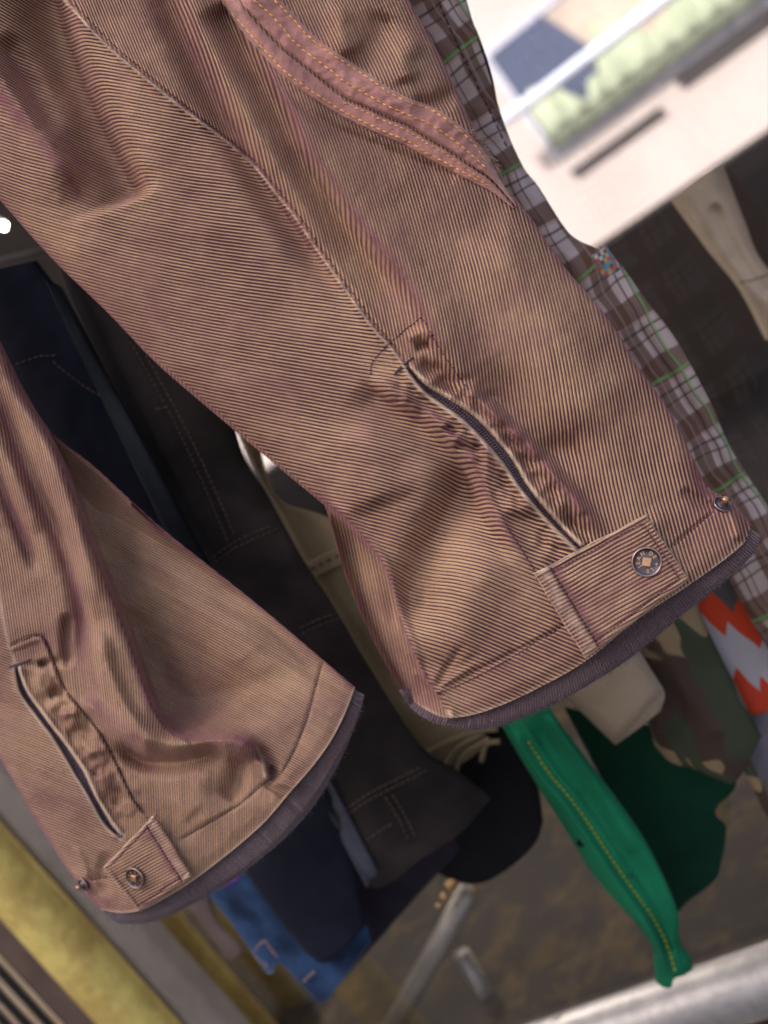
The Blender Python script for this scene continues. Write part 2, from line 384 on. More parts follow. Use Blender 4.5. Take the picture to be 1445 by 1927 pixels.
def H_right_(U, V, S, T):
    mm = .001; h = np.zeros_like(U); f = lambda *a, **k: fold(U, V, *a, **k)
    # deep pocket of the fold at the upper left
    h += f([(90, -60), (112, 40), (146, 140), (182, 225), (218, 300), (246, 350), (258, 378)], -32*mm, 72, 25, e0=0, e1=.045)
    h += f([(-40, 90), (30, 190), (90, 270), (140, 345), (160, 380)], 12*mm, 50, 24, e0=.1, e1=.25)
    h += f([(0, 60), (60, 170), (110, 260)], -8*mm, 18, 22)
    h += f([(200, 30), (260, 170), (310, 290), (340, 380)], 4*mm, 60, 60, e0=.3, e1=.5)
    # long soft valleys between seam and pocket
    h += f([(300, -60), (325, 20), (370, 120), (430, 235), (495, 345), (560, 440), (640, 545), (700, 620)], -11*mm, 30, 16, e0=0, e1=.3)
    h += f([(345, -60), (380, 50), (440, 170), (505, 280), (570, 380), (640, 480)], 8*mm, 14, 45, e0=0, e1=.35)
    h += f([(430, -20), (490, 90), (545, 190), (590, 285), (650, 370), (710, 455), (765, 525), (800, 590), (835, 650), (875, 715), (925, 780)], 9*mm, 16, 60, e0=.05, e1=.2)
    h += f([(410, 0), (470, 110), (525, 210), (570, 310), (630, 395), (690, 480), (745, 555), (780, 600)], -8*mm, 40, 15, e0=.05, e1=.2)
    # main seam: stitched valley beside a raised lip
    d, t = pdist(U, V, spline(SEAM, 50)); h += -1.0*mm*np.exp(-((d-2)/2.8)**2)+1.7*mm*np.exp(-((d+5)/5)**2)+1.2*mm*np.exp(-((d-11)/7)**2)
    h += 1.6*mm*np.exp(-((d+5)/9)**2)*vnoise(U, V, 14, 18)
    # zip opening with its two lips and puckered placket
    d, t = pdist(U, V, spline(ZIP, 60)); wz = zw_at(t); e = ramp(t, .03, .0)*(t < 1)
    ad = np.abs(d); h += e*(-5.5*mm*(1-ss(ad, wz-1.5, wz+2.5))+3.0*mm*np.exp(-((ad-wz-8)/7)**2))
    pk = (vnoise(U, V, 30, 11)+.6*vnoise(U, V, 17, 12)); env = np.exp(-((d-34)/26)**2)*ramp(t, .05, .1)
    h += env*9*mm*pk; h += np.exp(-((d+32)/26)**2)*ramp(t, .05, .1)*8*mm*(vnoise(U, V, 33, 14)+.5*vnoise(U, V, 15, 15))
    h += f(PLK_L, 5.0*mm, 20, 11, e0=.1, e1=.25); h += f([(p[0]-26, p[1]+18) for p in PLK_L], -6*mm, 36, 13, e0=.1, e1=.3)
    h += f(PLK_R[2:], 5.5*mm, 12, 12, e0=.2, e1=.2); h += f([(p[0]+26, p[1]-8) for p in PLK_R[2:]], -5*mm, 14, 60, e0=.2, e1=.25)
    h += f([(905, 845), (880, 842), (855, 838)], -4*mm, 8, 8)+f([(838, 800), (850, 812), (860, 822)], -5*mm, 6, 6)
    h += f([(1000, 860), (1040, 850), (1100, 845)], -4*mm, 25, 25)
    h += f([(765, 640), (795, 625), (810, 640)], 3*mm, 10, 10)+f([(780, 655), (810, 648)], -4*mm, 7, 7)
    h += f([(985, 945), (1050, 985), (1120, 1010)], -3*mm, 25, 18)
    # broad valley on the lower front
    h += f([(905, 850), (870, 915), (835, 985), (800, 1060), (780, 1130), (790, 1200)], -13*mm, 38, 52, e0=.25, e1=.2)
    h += f([(960, 1010), (900, 1090), (860, 1180), (845, 1260)], 6*mm, 60, 60)
    h += f([(700, 800), (690, 880), (720, 960)], 5*mm, 70, 60)
    # inner sheet left of the overhanging fold
    d, t = pdist(U, V, spline(INNER, 50)); e = ramp(t, .0, .0)*ss(t, .05, .30)
    h += -e*20*mm*ss(-d, -2, 9)*(1-.9*ss(t, .86, 1.)); h += 3*mm*np.exp(-((d-6)/10)**2)*e
    # star of creases where the side seam meets the hem stitching
    for q, a in (([(818, 1302), (845, 1250), (880, 1205)], -2.6), ([(818, 1302), (865, 1268), (915, 1235)], 2.4), ([(815, 1300), (800, 1258), (785, 1220)], -3.), ([(822, 1305), (838, 1330), (848, 1350)], -4), ([(806, 1310), (824, 1335), (832, 1352)], 2.5), ([(800, 1275), (770, 1262)], 2)):
        h += f(q, a*mm, 7, 7, e0=.05, e1=.5)
    h += 1.6*mm*np.exp(-(pdist(U, V, [(818, 1302), (1000, 1210), (1060, 1178)])[0]/3.2)**2)*-1
    h += -1.4*mm*np.exp(-(pdist(U, V, [(1262, 1030), (1340, 962)])[0]/3.)**2)
    h += vnoise(U, V, 24, 44)*1.3*mm*np.exp(-(pdist(U, V, [(818, 1302), (1000, 1210), (1060, 1178)])[0]/26)**2)
    h += f([(1310, 870), (1318, 905), (1335, 940)], -5*mm, 9, 12)+f([(1280, 920), (1320, 945), (1350, 952)], -3*mm, 10, 9)+f([(1375, 950), (1385, 985), (1388, 1020)], 3*mm, 10, 10)
    h += f([(1250, 950), (1235, 1010), (1290, 1080), (1330, 1060)], 2*mm, 20, 20)
    # cross creases above the pocket
    h += f([(735, 20), (700, 90), (668, 150)], -5*mm, 28, 24)+f([(880, 160), (820, 195), (770, 200)], -5*mm, 18, 18)+f([(650, 0), (640, 60), (660, 110)], 4*mm, 25, 25)
    h += f([(790, 60), (760, 110), (770, 160)], 4*mm, 25, 25)+f([(850, 180), (880, 225), (905, 270)], 3*mm, 15, 12)
    h += f([(480, 90), (590, 218), (720, 280), (860, 335)], -2*mm, 10, 10, e0=.02, e1=.02)
    # right side breadth
    h += f([(900, 420), (1000, 560), (1080, 700), (1150, 830)], 6*mm, 90, 80)+f([(960, 380), (1090, 560), (1180, 720)], -3*mm, 40, 40)
    h += f([(1160, 760), (1230, 900), (1260, 980)], -3*mm, 60, 50, e0=.5)
    h += mm*(4.5*vnoise(U, V, 190, 1)+1.0*vnoise(U, V, 85, 2)+.4*vnoise(U, V, 40, 3)+.35*vnoise(U, V, 16, 4))
    return h*1.45
fA = ribfield([(-200, 0, 35, 6.00), (30, 60, 30, 5.60), (110, 110, 17, 5.60), (200, 150, 8, 5.80), (300, 260, 3, 5.90), (400, 330, 1, 6.03), (20, 250, 30, 5.71), (100, 380, 25, 5.98), (200, 300, 14, 5.86), (250, 450, 8, 6.10), (400, 450, 5, 6.29),
               (500, 500, 6, 6.43), (600, 620, 9, 6.49), (300, 600, 12, 6.32), (450, 700, 12, 6.40), (600, 800, 13, 6.56), (700, 800, 10, 6.65), (500, 840, 20, 6.43), (620, 930, 20, 6.59), (800, 900, 12, 6.89), (760, 1000, 19, 6.77),
               (870, 1050, 20, 6.88), (960, 1100, 20, 6.97), (860, 1200, 23, 6.97), (1010, 1180, 21, 7.05), (960, 1280, 20, 7.05), (700, 720, 4, 6.56), (900, 950, 14, 7.00), (1050, 1100, 22, 7.05)])
fB = ribfield([(350, 50, 66, 5.31), (400, 150, 63, 5.31), (500, 250, 66, 5.66), (600, 400, 69, 6.02), (700, 550, 70, 6.20), (600, 250, 74, 5.84), (700, 330, 78, 6.02), (800, 400, 80, 6.20), (900, 500, 80, 6.46), (850, 650, 82, 6.55), (1000, 700, 85, 6.81),
               (1100, 800, 85, 6.99), (1150, 700, 83, 6.73), (1250, 850, 76, 6.90), (1050, 950, 80, 7.08), (1200, 950, 76, 7.08), (1350, 1000, 72, 7.08), (650, 50, 72, 5.49), (800, 150, 71, 5.66), (500, -50, 70, 5.31), (980, 460, 70, 6.37), (1130, 1000, 74, 7.08)])
fC = lambda U, V: (U*.97-V*.2)/5.6
def aB(U, V, S, T):
    return np.where(pdist(U, V, spline(INNER, 40))[0] < 0, fC(U, V)+.5, fA(U, V))
def creases(U, V, lst):
    r = 0*U
    for poly, a, wl, wr in lst: r = np.maximum(r, fold(U, V, poly, a, wl, wr, .15, .15))
    return r
PUR_R = [([(-20, 150), (40, 220), (90, 280), (140, 350), (165, 395)], .9, 14, 8), ([(320, 0), (370, 115), (430, 230), (500, 340), (560, 430), (620, 510)], .75, 8, 12), ([(480, 80), (540, 185), (590, 285), (650, 370), (710, 455), (765, 525), (800, 590), (860, 700)], .8, 11, 9),
         (PLK_L, .8, 6, 5), (PLK_R[3:], .75, 7, 6), ([(p[0]+3, p[1]) for p in INNER], .7, 5, 7), ([(835, 800), (900, 880), (915, 940)], .6, 5, 5), ([(1300, 860), (1330, 930), (1400, 980)], .7, 12, 12), ([(150, 120), (240, 390)], .3, 20, 20)]
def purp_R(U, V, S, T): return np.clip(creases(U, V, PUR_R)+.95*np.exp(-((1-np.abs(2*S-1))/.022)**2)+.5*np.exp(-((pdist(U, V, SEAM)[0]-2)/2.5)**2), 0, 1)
def lite_R(U, V, S, T):
    d, t = pdist(U, V, spline(ZIP, 60)); wz = zw_at(t)
    r = np.exp(-((np.abs(d)-wz-4.0)/3.8)**2)*ramp(t, .04, .02)*.95
    d2, _ = pdist(U, V, spline(SEAM, 50)); r = np.maximum(r, .95*np.exp(-((d2+3.)/2.0)**2)*(.8+.9*vnoise(U, V, 9, 71)))
    r = np.maximum(r, fold(U, V, [(842, 1335), (850, 1352)], .8, 4, 4)); r = np.maximum(r, .85*np.exp(-(pdist(U, V, R_bot[1:-1])[0]/2.2)**2)*(.6+vnoise(U, V, 12, 9)))
    return np.clip(r, 0, 1)
def dark_R(U, V, S, T):
    d, t = pdist(U, V, spline(ZIP, 60)); return (1-ss(np.abs(d), zw_at(t)-1.5, zw_at(t)+.6))*ramp(t, .01, .01)
def rib_attrs(A, B, side, purp, lite, dark, wear):
    return {'ribA': A, 'ribB': B, 'side': side, 'alA': lambda U, V, S, T: U/3.9, 'alB': lambda U, V, S, T: V/3.9, 'purp': purp, 'lite': lite, 'dark': dark, 'wear': wear}
Z0 = lambda U, V, S, T: 0*U
hrib = lambda fn, k, Hf: (lambda U, V, S, T: fn(U, V)+k*Hf(U, V, S, T))
attrs = rib_attrs(lambda U, V, S, T: np.where(pdist(U, V, spline(INNER, 40))[0] < 0, fC(U, V), fA(U, V)+75*H_right(U, V, S, T)),
                  lambda U, V, S, T: fB(U, V)+65*H_right(U, V, S, T), lambda U, V, S, T: pdist(U, V, spline(SIDE_R, 80))[0], purp_R, lite_R, dark_R,
                  lambda U, V, S, T: .9*vnoise(U, V, 120, 33)+.5*vnoise(U, V, 50, 34))
legR, g = cloth_tube('leg', R_top, R_bot, R_left, R_right, 430, 680, gbase, lambda t: .040-.004*t, H_right, RIB, TR, attrs=attrs, endround=1)
SR = Surf(*g)

def cuff(top, bot, lef, rig, base, T, par, sp, notch=None, under=None):
    H = lambda U, V, S, T_: .0015*vnoise(U, V, 20, 61)-.0035*ss(T_, .82, 1.)-.0035*(1-ss(T_, 0, .25))+(-.002*np.exp(-((S-notch)/.006)**2) if notch else 0)
    o, gg = cloth_tube('ribbed_cuff', top, bot, lef, rig, 520, 22, base, T, H, KNIT, par, nb=50, dens=.5, under=under,
                       attrs={'kn': lambda U, V, S, T_: S*sp})
    return o, gg
crt = [(778, 1262), (800, 1295), (838, 1322), (890, 1320), (955, 1296), (1040, 1250), (1100, 1212), (1190, 1142), (1280, 1082), (1345, 1035), (1380, 1003), (1392, 978)]
crb = [(751, 1300), (785, 1343), (838, 1366), (890, 1373), (950, 1363), (1040, 1326), (1120, 1281), (1188, 1236), (1290, 1152), (1370, 1088), (1418, 1040), (1430, 1008)]
cuff(crt, crb, [crt[0], crb[0]], [crt[-1], crb[-1]], gbase, .0335, TR, 150, notch=.60, under=SR)

# stitched lines of the right leg
stitches('hem_stitching', [(826, 1304), (880, 1282), (940, 1250), (1000, 1214), (1052, 1184)], SR, PURTHR, legR, 6, 1.6, 1.1)
stitches('hem_stitching', [(1268, 1028), (1300, 1000), (1342, 962)], SR, PURTHR, legR, 6, 1.6, 1.1)
stitches('placket_stitching', [(697, 706), (703, 678), (740, 640), (785, 603), (797, 603), (822, 648), (860, 705), (885, 738)], SR, PURTHR, legR, 6.5, 1.6, 1.1)
stitches('placket_stitching', [(950, 985), (985, 1040), (1010, 1080)], SR, PURTHR, legR, 6.5, 1.6, 1.2)
stitches('seam_stitching', [(140, 8), (212, 82), (280, 140), (360, 208), (438, 268), (488, 312), (528, 362), (568, 412), (606, 470), (655, 540), (704, 606), (745, 655)], SR, PURTHR, legR, 6, 2, 1.0)
stitches('seam_stitching', [(p[0]-4, p[1]+3) for p in SEAM[1:-1]], SR, PALETHR, legR, 4.5, 3, 1.3)
v, f = tubev([tuple(P(a, b, SR(a, b)-.0012)) for a, b in ((741, 706), (752, 694), (764, 683), (778, 672))], [.0006, .0009, .0009, .0006], 8)
mkp('bar_tack', v, f, KNIT, legR)

def zip_tape(poly, W, surf, par, deep=.0016, n=160, m=9):
    c = spline(poly, n); t = np.linspace(0, 1, n); dx = np.gradient(c, axis=0); dx /= np.linalg.norm(dx, axis=1)[:, None]; nn = np.stack([-dx[:, 1], dx[:, 0]], 1)
    q = np.linspace(-1, 1, m); hw = np.interp(t, np.linspace(0, 1, len(W)), W)+2.5
    U = c[:, 0][:, None]+nn[:, 0][:, None]*q*hw[:, None]; V = c[:, 1][:, None]+nn[:, 1][:, None]*q*hw[:, None]
    cd = surf(c[:, 0], c[:, 1]); D = cd[:, None]-.0022*(1-q**2)[None]*np.minimum(1, hw/8)[:, None]-deep
    i, j = np.meshgrid(np.arange(n-1), np.arange(m-1), indexing='ij')
    fa = np.stack([i*m+j, (i+1)*m+j, (i+1)*m+j+1, i*m+j+1], -1).reshape(-1, 4)
    return mkp('zip_tape', P(U, V, D).reshape(-1, 3), fa, ZIPT, par, attrs={'za': np.repeat(np.arange(n)/n*len(poly)*9., m), 'zc': np.tile(q, n)})
zip_tape([ZIP[0]]+ZIP[1:-1]+[ZIP[-1]], ZW, SR, legR)

# --- pocket binding (two brushed tapes, orange stitching)
B_lo = [(395, -50), (414, -3), (450, 52), (488, 97), (528, 140), (568, 172), (609, 200), (648, 223), (688, 243), (727, 260), (766, 277), (804, 299), (843, 320), (882, 341), (925, 362), (965, 392)]
B_gp = [(425, -50), (449, 0), (497, 58), (536, 97), (575, 128), (614, 159), (652, 188), (691, 205), (730, 223), (769, 240), (807, 264), (846, 287), (885, 314), (924, 341), (968, 390)]
B_up = [(495, -50), (524, -4), (555, 26), (582, 57), (613, 84), (658, 114), (696, 139), (735, 166), (773, 186), (811, 199), (850, 223), (890, 258), (921, 298), (940, 336), (972, 388)]
def ribbon(name, A, B, surf, mat, par, th, n=220, m=16, nz=.0012, seed=3):
    a, b = spline(A, n), spline(B, n); q = np.linspace(0, 1, m)
    U = a[:, 0][:, None]*(1-q)+b[:, 0][:, None]*q; V = a[:, 1][:, None]*(1-q)+b[:, 1][:, None]*q
    pr = np.clip(1-np.abs(2*q-1)**5, 0, 1)**.5
    D = surf(U, V)-(th*pr-.0006)[None]-(nz*(vnoise(U, V, 15, seed)+.6*vnoise(U, V, 8, seed+1))+nz*.3)*pr[None]
    i, j = np.meshgrid(np.arange(n-1), np.arange(m-1), indexing='ij')
    fa = np.stack([i*m+j, (i+1)*m+j, (i+1)*m+j+1, i*m+j+1], -1).reshape(-1, 4)
    return mkp(name, P(U, V, D).reshape(-1, 3), fa, mat, par), Surf(U, V, D, 2.)
bl, bls = ribbon('pocket_binding', B_lo, [(p[0]-.5, p[1]+.5) for p in B_gp], SR, BIND, TR, .0026, nz=.0011)
bu, bus = ribbon('pocket_binding', [(p[0]+2, p[1]-2) for p in B_gp], B_up, SR, BIND, TR, .0048, nz=.0022, seed=8)
r1 = [(420, 4), (459, 50), (497, 93), (536, 134), (575, 163), (614, 190), (652, 213), (691, 233), (730, 250), (769, 267), (807, 289), (846, 310), (885, 331), (928, 353)]
r3 = [(478, 0), (517, 35), (548, 72), (575, 97), (614, 126), (652, 155), (691, 178), (730, 200), (769, 217), (807, 233), (846, 258), (885, 289), (924, 326)]
r4 = [(517, 0), (548, 31), (575, 62), (606, 89), (652, 120), (691, 145), (730, 172), (769, 192), (807, 205), (846, 229), (885, 264), (916, 306)]
stitches('orange_stitching', r1, bls, ORANGE, bl, 11, 2.0, 1.5)
stitches('orange_stitching', [(p[0]-5, p[1]+5) for p in B_gp[6:-1]], bls, ORANGE, bl, 8, 3.5, 1.3)
stitches('orange_stitching', r3, bus, ORANGE, bu, 11, 2.0, 1.5)
stitches('orange_stitching', r4, bus, ORANGE, bu, 11, 2.0, 1.5)
V_, F_ = [], []                                # frayed threads at the end of the binding
for k in range(90):
    x, y = spline(B_up, 200)[int(random.uniform(148, 182))]
    a0 = np.array([x, y]); a1 = a0+[random.uniform(1, 9), random.uniform(-9, 1)]; a2 = a1+[random.uniform(-3, 5), random.uniform(-3, 4)]
    d0 = float(SR(x, y)); v, f = tubev([tuple(P(a0[0], a0[1], d0-.001)), tuple(P(a1[0], a1[1], d0-.003)), tuple(P(a2[0], a2[1], d0-.003))], .00016, 4)
    n = len(V_); V_ += v; F_ += [tuple(i+n for i in q) for q in f]
mkp('frayed_threads', V_, F_, PALETHR, bu)

# --- a stitched tab with a snap
def tab(quad, surf, par, lift, ribang, spc, flap, seed, warp=0, curl=None):
    """quad = start-top, end-top, end-bottom, start-bottom (start is the sewn end)"""
    a, b, c, d = [np.array(q, float) for q in quad]
    nu, nv = 150, 120
    S, T = np.meshgrid(np.linspace(0, 1, nu), np.linspace(0, 1, nv))
    w1 = lambda p, q, k, s_: [tuple(p+(q-p)*x+np.array([random.uniform(-1, 1), random.uniform(-1, 1)])*k*(0 < x < 1)) for x in np.linspace(0, 1, 8)]
    UV = coons(w1(a, b, 1.3, 1), w1(d, c, 1.6, 2), w1(a, d, 1, 3), w1(b, c, 1.2, 4), S, T); U, V = UV[..., 0], UV[..., 1]
    es = np.clip(np.minimum(S, 1-S)*nu/5, 0, 1); et = np.clip(np.minimum(T, 1-T)*nv/5, 0, 1); R = np.sqrt(1-(1-es)**2)*np.sqrt(1-(1-et)**2)
    sm = surf(U, V); B0 = np.median(surf(U[::6, ::6], V[::6, ::6])); pl = np.stack([U.ravel(), V.ravel(), np.ones(U.size)], 1); co_ = np.linalg.lstsq(pl, sm.ravel(), rcond=None)[0]
    plane = (pl@co_).reshape(U.shape); base = .75*plane+.25*sm; off = max(0, float((base-sm).max())); base = base-min(off, .004)*.7
    hh = lift+.0024*R+.0011*vnoise(U, V, 26, seed)+.0006*vnoise(U, V, 12, seed+1)
    fs = S < flap; hh = hh+.0016*(1-ss(S, flap-.02, flap+.01))*ss(S, 0, .03)-.0013*np.exp(-((S-flap*1.05)/.012)**2)
    for e_, k in ((T, .075), (1-T, .075), (1-S, .06)): hh = hh-.0008*np.exp(-((e_-k)/.018)**2)
    if curl: hh = hh+curl(S, T)
    D = base-hh; Dback = base-hh+.0024*R+.0006
    pts = np.concatenate([P(U, V, D).reshape(-1, 3), P(U[::8, ::8], V[::8, ::8], Dback[::8, ::8]).reshape(-1, 3)])
    i, j = np.meshgrid(np.arange(nv-1), np.arange(nu-1), indexing='ij'); fa = np.stack([i*nu+j, (i+1)*nu+j, (i+1)*nu+j+1, i*nu+j+1], -1).reshape(-1, 4)
    nb_v, nb_u = U[::8, ::8].shape; i, j = np.meshgrid(np.arange(nb_v-1), np.arange(nb_u-1), indexing='ij'); o_ = nu*nv
    fb = np.stack([i*nb_u+j, i*nb_u+j+1, (i+1)*nb_u+j+1, (i+1)*nb_u+j], -1).reshape(-1, 4)+o_
    ang = math.radians(ribang); rib = (-math.sin(ang)*U+math.cos(ang)*V)/spc+.25*vnoise(U, V, 40, seed+5)+90*.0011*vnoise(U, V, 26, seed)
    ct = lambda X: np.concatenate([X.ravel(), X[::8, ::8].ravel()])
    edge = np.minimum(np.minimum(S*1.7, (1-S)*1.7), np.minimum(T, 1-T))
    lite = np.clip(1.0*np.exp(-(edge/.016)**2)*(.75+.8*vnoise(U, V, 9, seed+7))+.5*np.exp(-((S-flap*.55)/(flap*.35))**2)*(.5+1.3*vnoise(U, V, 18, seed+9)), 0, 1)
    purp = np.clip(.75*np.exp(-((edge-.085)/.022)**2)*(.7+1.2*vnoise(U, V, 22, seed+3))+.8*np.exp(-((S-flap*1.25)/.03)**2)+.45*ss(vnoise(U, V, 46, seed+4)+.6*vnoise(U, V, 15, seed+2), -.05, .5), 0, 1)
    at = {'ribA': ct(rib), 'ribB': ct(rib), 'side': ct(0*U), 'alA': ct((math.cos(ang)*U+math.sin(ang)*V)/3.9), 'alB': ct(0*U), 'purp': ct(purp), 'lite': ct(lite), 'dark': ct(0*U), 'wear': ct(.8*vnoise(U, V, 36, seed+6)+.15)}
    o = mkp('hem_tab', pts, np.concatenate([fa, fb]), RIB, par, attrs=at)
    sf = Surf(U, V, D, 2.)
    L = lambda s0, t0, s1, t1: [tuple((a*(1-s)+b*s)*(1-t)+(d*(1-s)+c*s)*t) for s, t in ((s0, t0), ((s0+s1)/2, (t0+t1)/2), (s1, t1))]
    stitches('tab_stitching', L(flap*1.02, .02, flap*1.02, .98), sf, PURTHR, o, 6, 2, 1.2)
    stitches('tab_stitching', L(flap*1.02, .08, .94, .08), sf, PURTHR, o, 6, 2, .9)
    stitches('tab_stitching', L(flap*1.02, .92, .94, .92), sf, PURTHR, o, 6, 2, .9)
    stitches('tab_stitching', L(.94, .08, .94, .92), sf, PURTHR, o, 6, 2, .9)
    V2, F2 = [], []                            # frayed edge fibres
    for k in range(150):
        e = random.random(); s = random.random()
        s0, t0 = (s, 1.) if e < .45 else ((s, 0.) if e < .6 else ((1., s) if e < .85 else (0., s)))
        p0 = (a*(1-s0)+b*s0)*(1-t0)+(d*(1-s0)+c*s0)*t0; q = p0+np.array([random.gauss(0, 2.6), random.gauss(0, 2.6)])
        dd = float(sf(*p0)); v, f = tubev([tuple(P(p0[0], p0[1], dd)), tuple(P(q[0], q[1], dd-.0008))], .00011, 3)
        n = len(V2); V2 += v; F2 += [tuple(i+n for i in k_) for k_ in f]
    mkp('frayed_edge', V2, F2, PALETHR, o)
    return o, sf

def frame_at(u, v, surf, r, off=.0, tiltx=0, tilty=0):
    g = np.array([[u+r*math.cos(a_), v+r*math.sin(a_)] for a_ in np.linspace(0, 2*math.pi, 13)[:-1]]); q3 = P(g[:, 0], g[:, 1], surf(g[:, 0], g[:, 1])); c = q3.mean(0)
    Z = np.linalg.svd(q3-c)[2][2]; cz = np.array([RW[i][2] for i in range(3)]); Z = Z*np.sign(Z.dot(cz))
    X = np.array([RW[i][0] for i in range(3)]); Y = np.array([RW[i][1] for i in range(3)])
    Z2 = .75*Z+.25*cz+X*tiltx+Y*tilty; Z2 /= np.linalg.norm(Z2); X2 = X-Z2*X.dot(Z2); X2 /= np.linalg.norm(X2); Y2 = np.cross(Z2, X2)
    lift = max(0., float(((q3-c)@Z2).max())); d = float(np.linalg.norm(c-CAM))
    return c+Z2*(off+lift), X2, Y2, Z2, r*d/F
def lathe(prof, fr, n=64):
    c, X, Y, Z, r = fr; V, Fc = [], []
    for rr, zz in prof:
        for k in range(n):
            a = 2*math.pi*k/n; V.append(c+r*(rr*(X*math.cos(a)+Y*math.sin(a))+zz*Z))
    for i in range(len(prof)-1):
        for k in range(n): Fc.append((i*n+k, i*n+(k+1) % n, (i+1)*n+(k+1) % n, (i+1)*n+k))
    Fc.append(tuple((len(prof)-1)*n+k for k in range(n))); return V, Fc
def glyph(ch, size):
    cu = bpy.data.curves.new('g', 'FONT'); cu.body = ch; cu.size = size; cu.extrude = .05*size; cu.align_x = 'CENTER'; cu.offset = .022*size
    ob = bpy.data.objects.new('g', cu); COL.objects.link(ob); bpy.context.view_layer.update()
    me = bpy.data.meshes.new_from_object(ob.evaluated_get(bpy.context.evaluated_depsgraph_get()))
    v = [tuple(x.co) for x in me.vertices]; f = [tuple(p.vertices) for p in me.polygons]
    bpy.data.objects.remove(ob); bpy.data.meshes.remove(me); bpy.data.curves.remove(cu)
    xs = [q[0] for q in v]; ys = [q[1] for q in v]; cx, cy = (min(xs)+max(xs))/2, size*.36
    return [(x-cx, y-cy, z) for x, y, z in v], f
def snap(u, v, surf, r, rot=0, tx=0, ty=0):
    fr = frame_at(u, v, surf, r, .0006, tx, ty); c, X, Y, Z, s = fr
    V, Fc = lathe([(1.0, -.30), (1.02, -.1), (1.0, .02), (.95, .06), (.90, .05), (.86, .0), (.6, .005), (.3, .02), (.02, .02)], fr)
    b = mkp('snap_button', V, Fc, GUN, TR)
    V, Fc = lathe([(.885, .01), (.91, .08), (.955, .105), (1.0, .075), (1.035, -.02), (1.03, -.14)], fr); mkp('rim', V, Fc[:-1], RIMM, b)
    a0 = math.radians(-8+rot); V = []; 
    for z in (.0, .13, .15):
        q = .31 if z < .14 else .27
        for k in range(4):
            a = a0+math.pi/4+k*math.pi/2; V.append(c+s*(q*1.32*(X*math.cos(a)+Y*math.sin(a))+z*Z))
    mkp('square_emblem', V, [(i*4+k, i*4+(k+1) % 4, i*4+4+(k+1) % 4, i*4+4+k) for i in range(2) for k in range(4)]+[(8, 9, 10, 11)], COPPER, b, smooth=False)
    parts = []
    for ch, ang, rad in (('L', -57, .64), ('E', -84, .64), ('J', 218, .60), ('E', 188, .58), ('A', 156, .60), ('N', 118, .63), ('D', 64, .64), ('E', 33, .64)):
        gv, gf = glyph(ch, .36); a = math.radians(ang+rot); th = a-math.pi/2; e1 = X*math.cos(th)+Y*math.sin(th); e2 = -X*math.sin(th)+Y*math.cos(th)
        o_ = c+s*rad*(X*math.cos(a)+Y*math.sin(a)); parts.append(([o_+s*(x*e1+y*e2+(z+.05)*Z) for x, y, z in gv], gf))
    a = math.radians(-12+rot); o_ = c+s*.66*(X*math.cos(a)+Y*math.sin(a)); st = []
    for z in (.0, .07):
        for k in range(10): q = .12 if k % 2 == 0 else .05; st.append(o_+s*(q*(X*math.cos(a+k*math.pi/5)+Y*math.sin(a+k*math.pi/5))+z*Z))
    parts.append((st, [(k, (k+1) % 10, 10+(k+1) % 10, 10+k) for k in range(10)]+[tuple(range(10, 20))]))
    V, Fc = join(parts); mkp('lettering', V, Fc, COPPER, b, smooth=False); return b
def stud(u, v, surf, r, tx, ty):
    fr = frame_at(u, v, surf, r, .0008, tx, ty)
    V, Fc = lathe([(1.0, -.3), (1.0, .0), (.93, .12), (.82, .1), (.72, -.02), (.6, .02), (.5, .16), (.42, .2), (.3, .2), (.05, .2)], fr); b = mkp('snap_stud', V, Fc, GUN, TR)
    V, Fc = lathe([(.94, .06), (1.0, .12), (1.06, .05), (1.04, -.1)], fr); mkp('rim', V, Fc[:-1], RIMM, b)
    V, Fc = lathe([(.30, .15), (.28, .5), (.36, .62), (.40, .8), (.36, .98), (.22, 1.1), (.05, 1.13)], fr, 32); mkp('stud_post', V, Fc, COPPER, b)

tR, tRs = tab([(1003, 1079), (1214, 968), (1296, 1090), (1101, 1241)], SR, TR, .0022, -29, 7.4, .135, 21)
snap(1216, 1057, tRs, 27.5, 0, 0, .0)
stud(1355, 953, SR, 16.5, .12, .1)

# --- left leg ---------------------------------------------------------------
L_left = [(-700, -250), (-560, 20), (-420, 300), (-330, 700), (-200, 1050), (-60, 1325), (0, 1425), (60, 1530), (130, 1640), (160, 1680), (190, 1712)]
L_right = [(-420, -230), (-290, 50), (-160, 330), (-60, 520), (0, 640), (50, 740), (100, 815), (180, 880), (300, 990), (400, 1070), (500, 1150), (600, 1235), (668, 1293)]
L_bot = [(190, 1712), (230, 1718), (270, 1712), (320, 1685), (360, 1660), (400, 1630), (450, 1590), (500, 1545), (545, 1492), (590, 1440), (622, 1395), (648, 1345), (668, 1293)]
EDGE = [(-60, 520), (0, 648), (40, 735), (80, 800), (112, 865), (140, 940), (165, 1010), (195, 1085), (225, 1160), (255, 1240), (285, 1325), (312, 1372), (345, 1392)]
LSEAM = [(-30, 980), (-8, 1070), (0, 1120), (12, 1190), (30, 1250)]
LZIP = [(30, 1252), (44, 1300), (75, 1345), (105, 1385), (132, 1425), (158, 1468), (180, 1510), (205, 1552), (228, 1575)]
LZW = [1, 4.5, 4, 3.5, 5.5, 7, 4, 4.5, 1.5]
LPLK = [(22, 1215), (75, 1196), (92, 1218), (120, 1290), (150, 1330), (190, 1380), (222, 1440), (250, 1500), (272, 1530)]
def H_left(U, V, S, T):
    k = (U.shape, float(U.sum()), 1)
    if k not in _HC: _HC[k] = H_left_(U, V, S, T)
    return _HC[k]
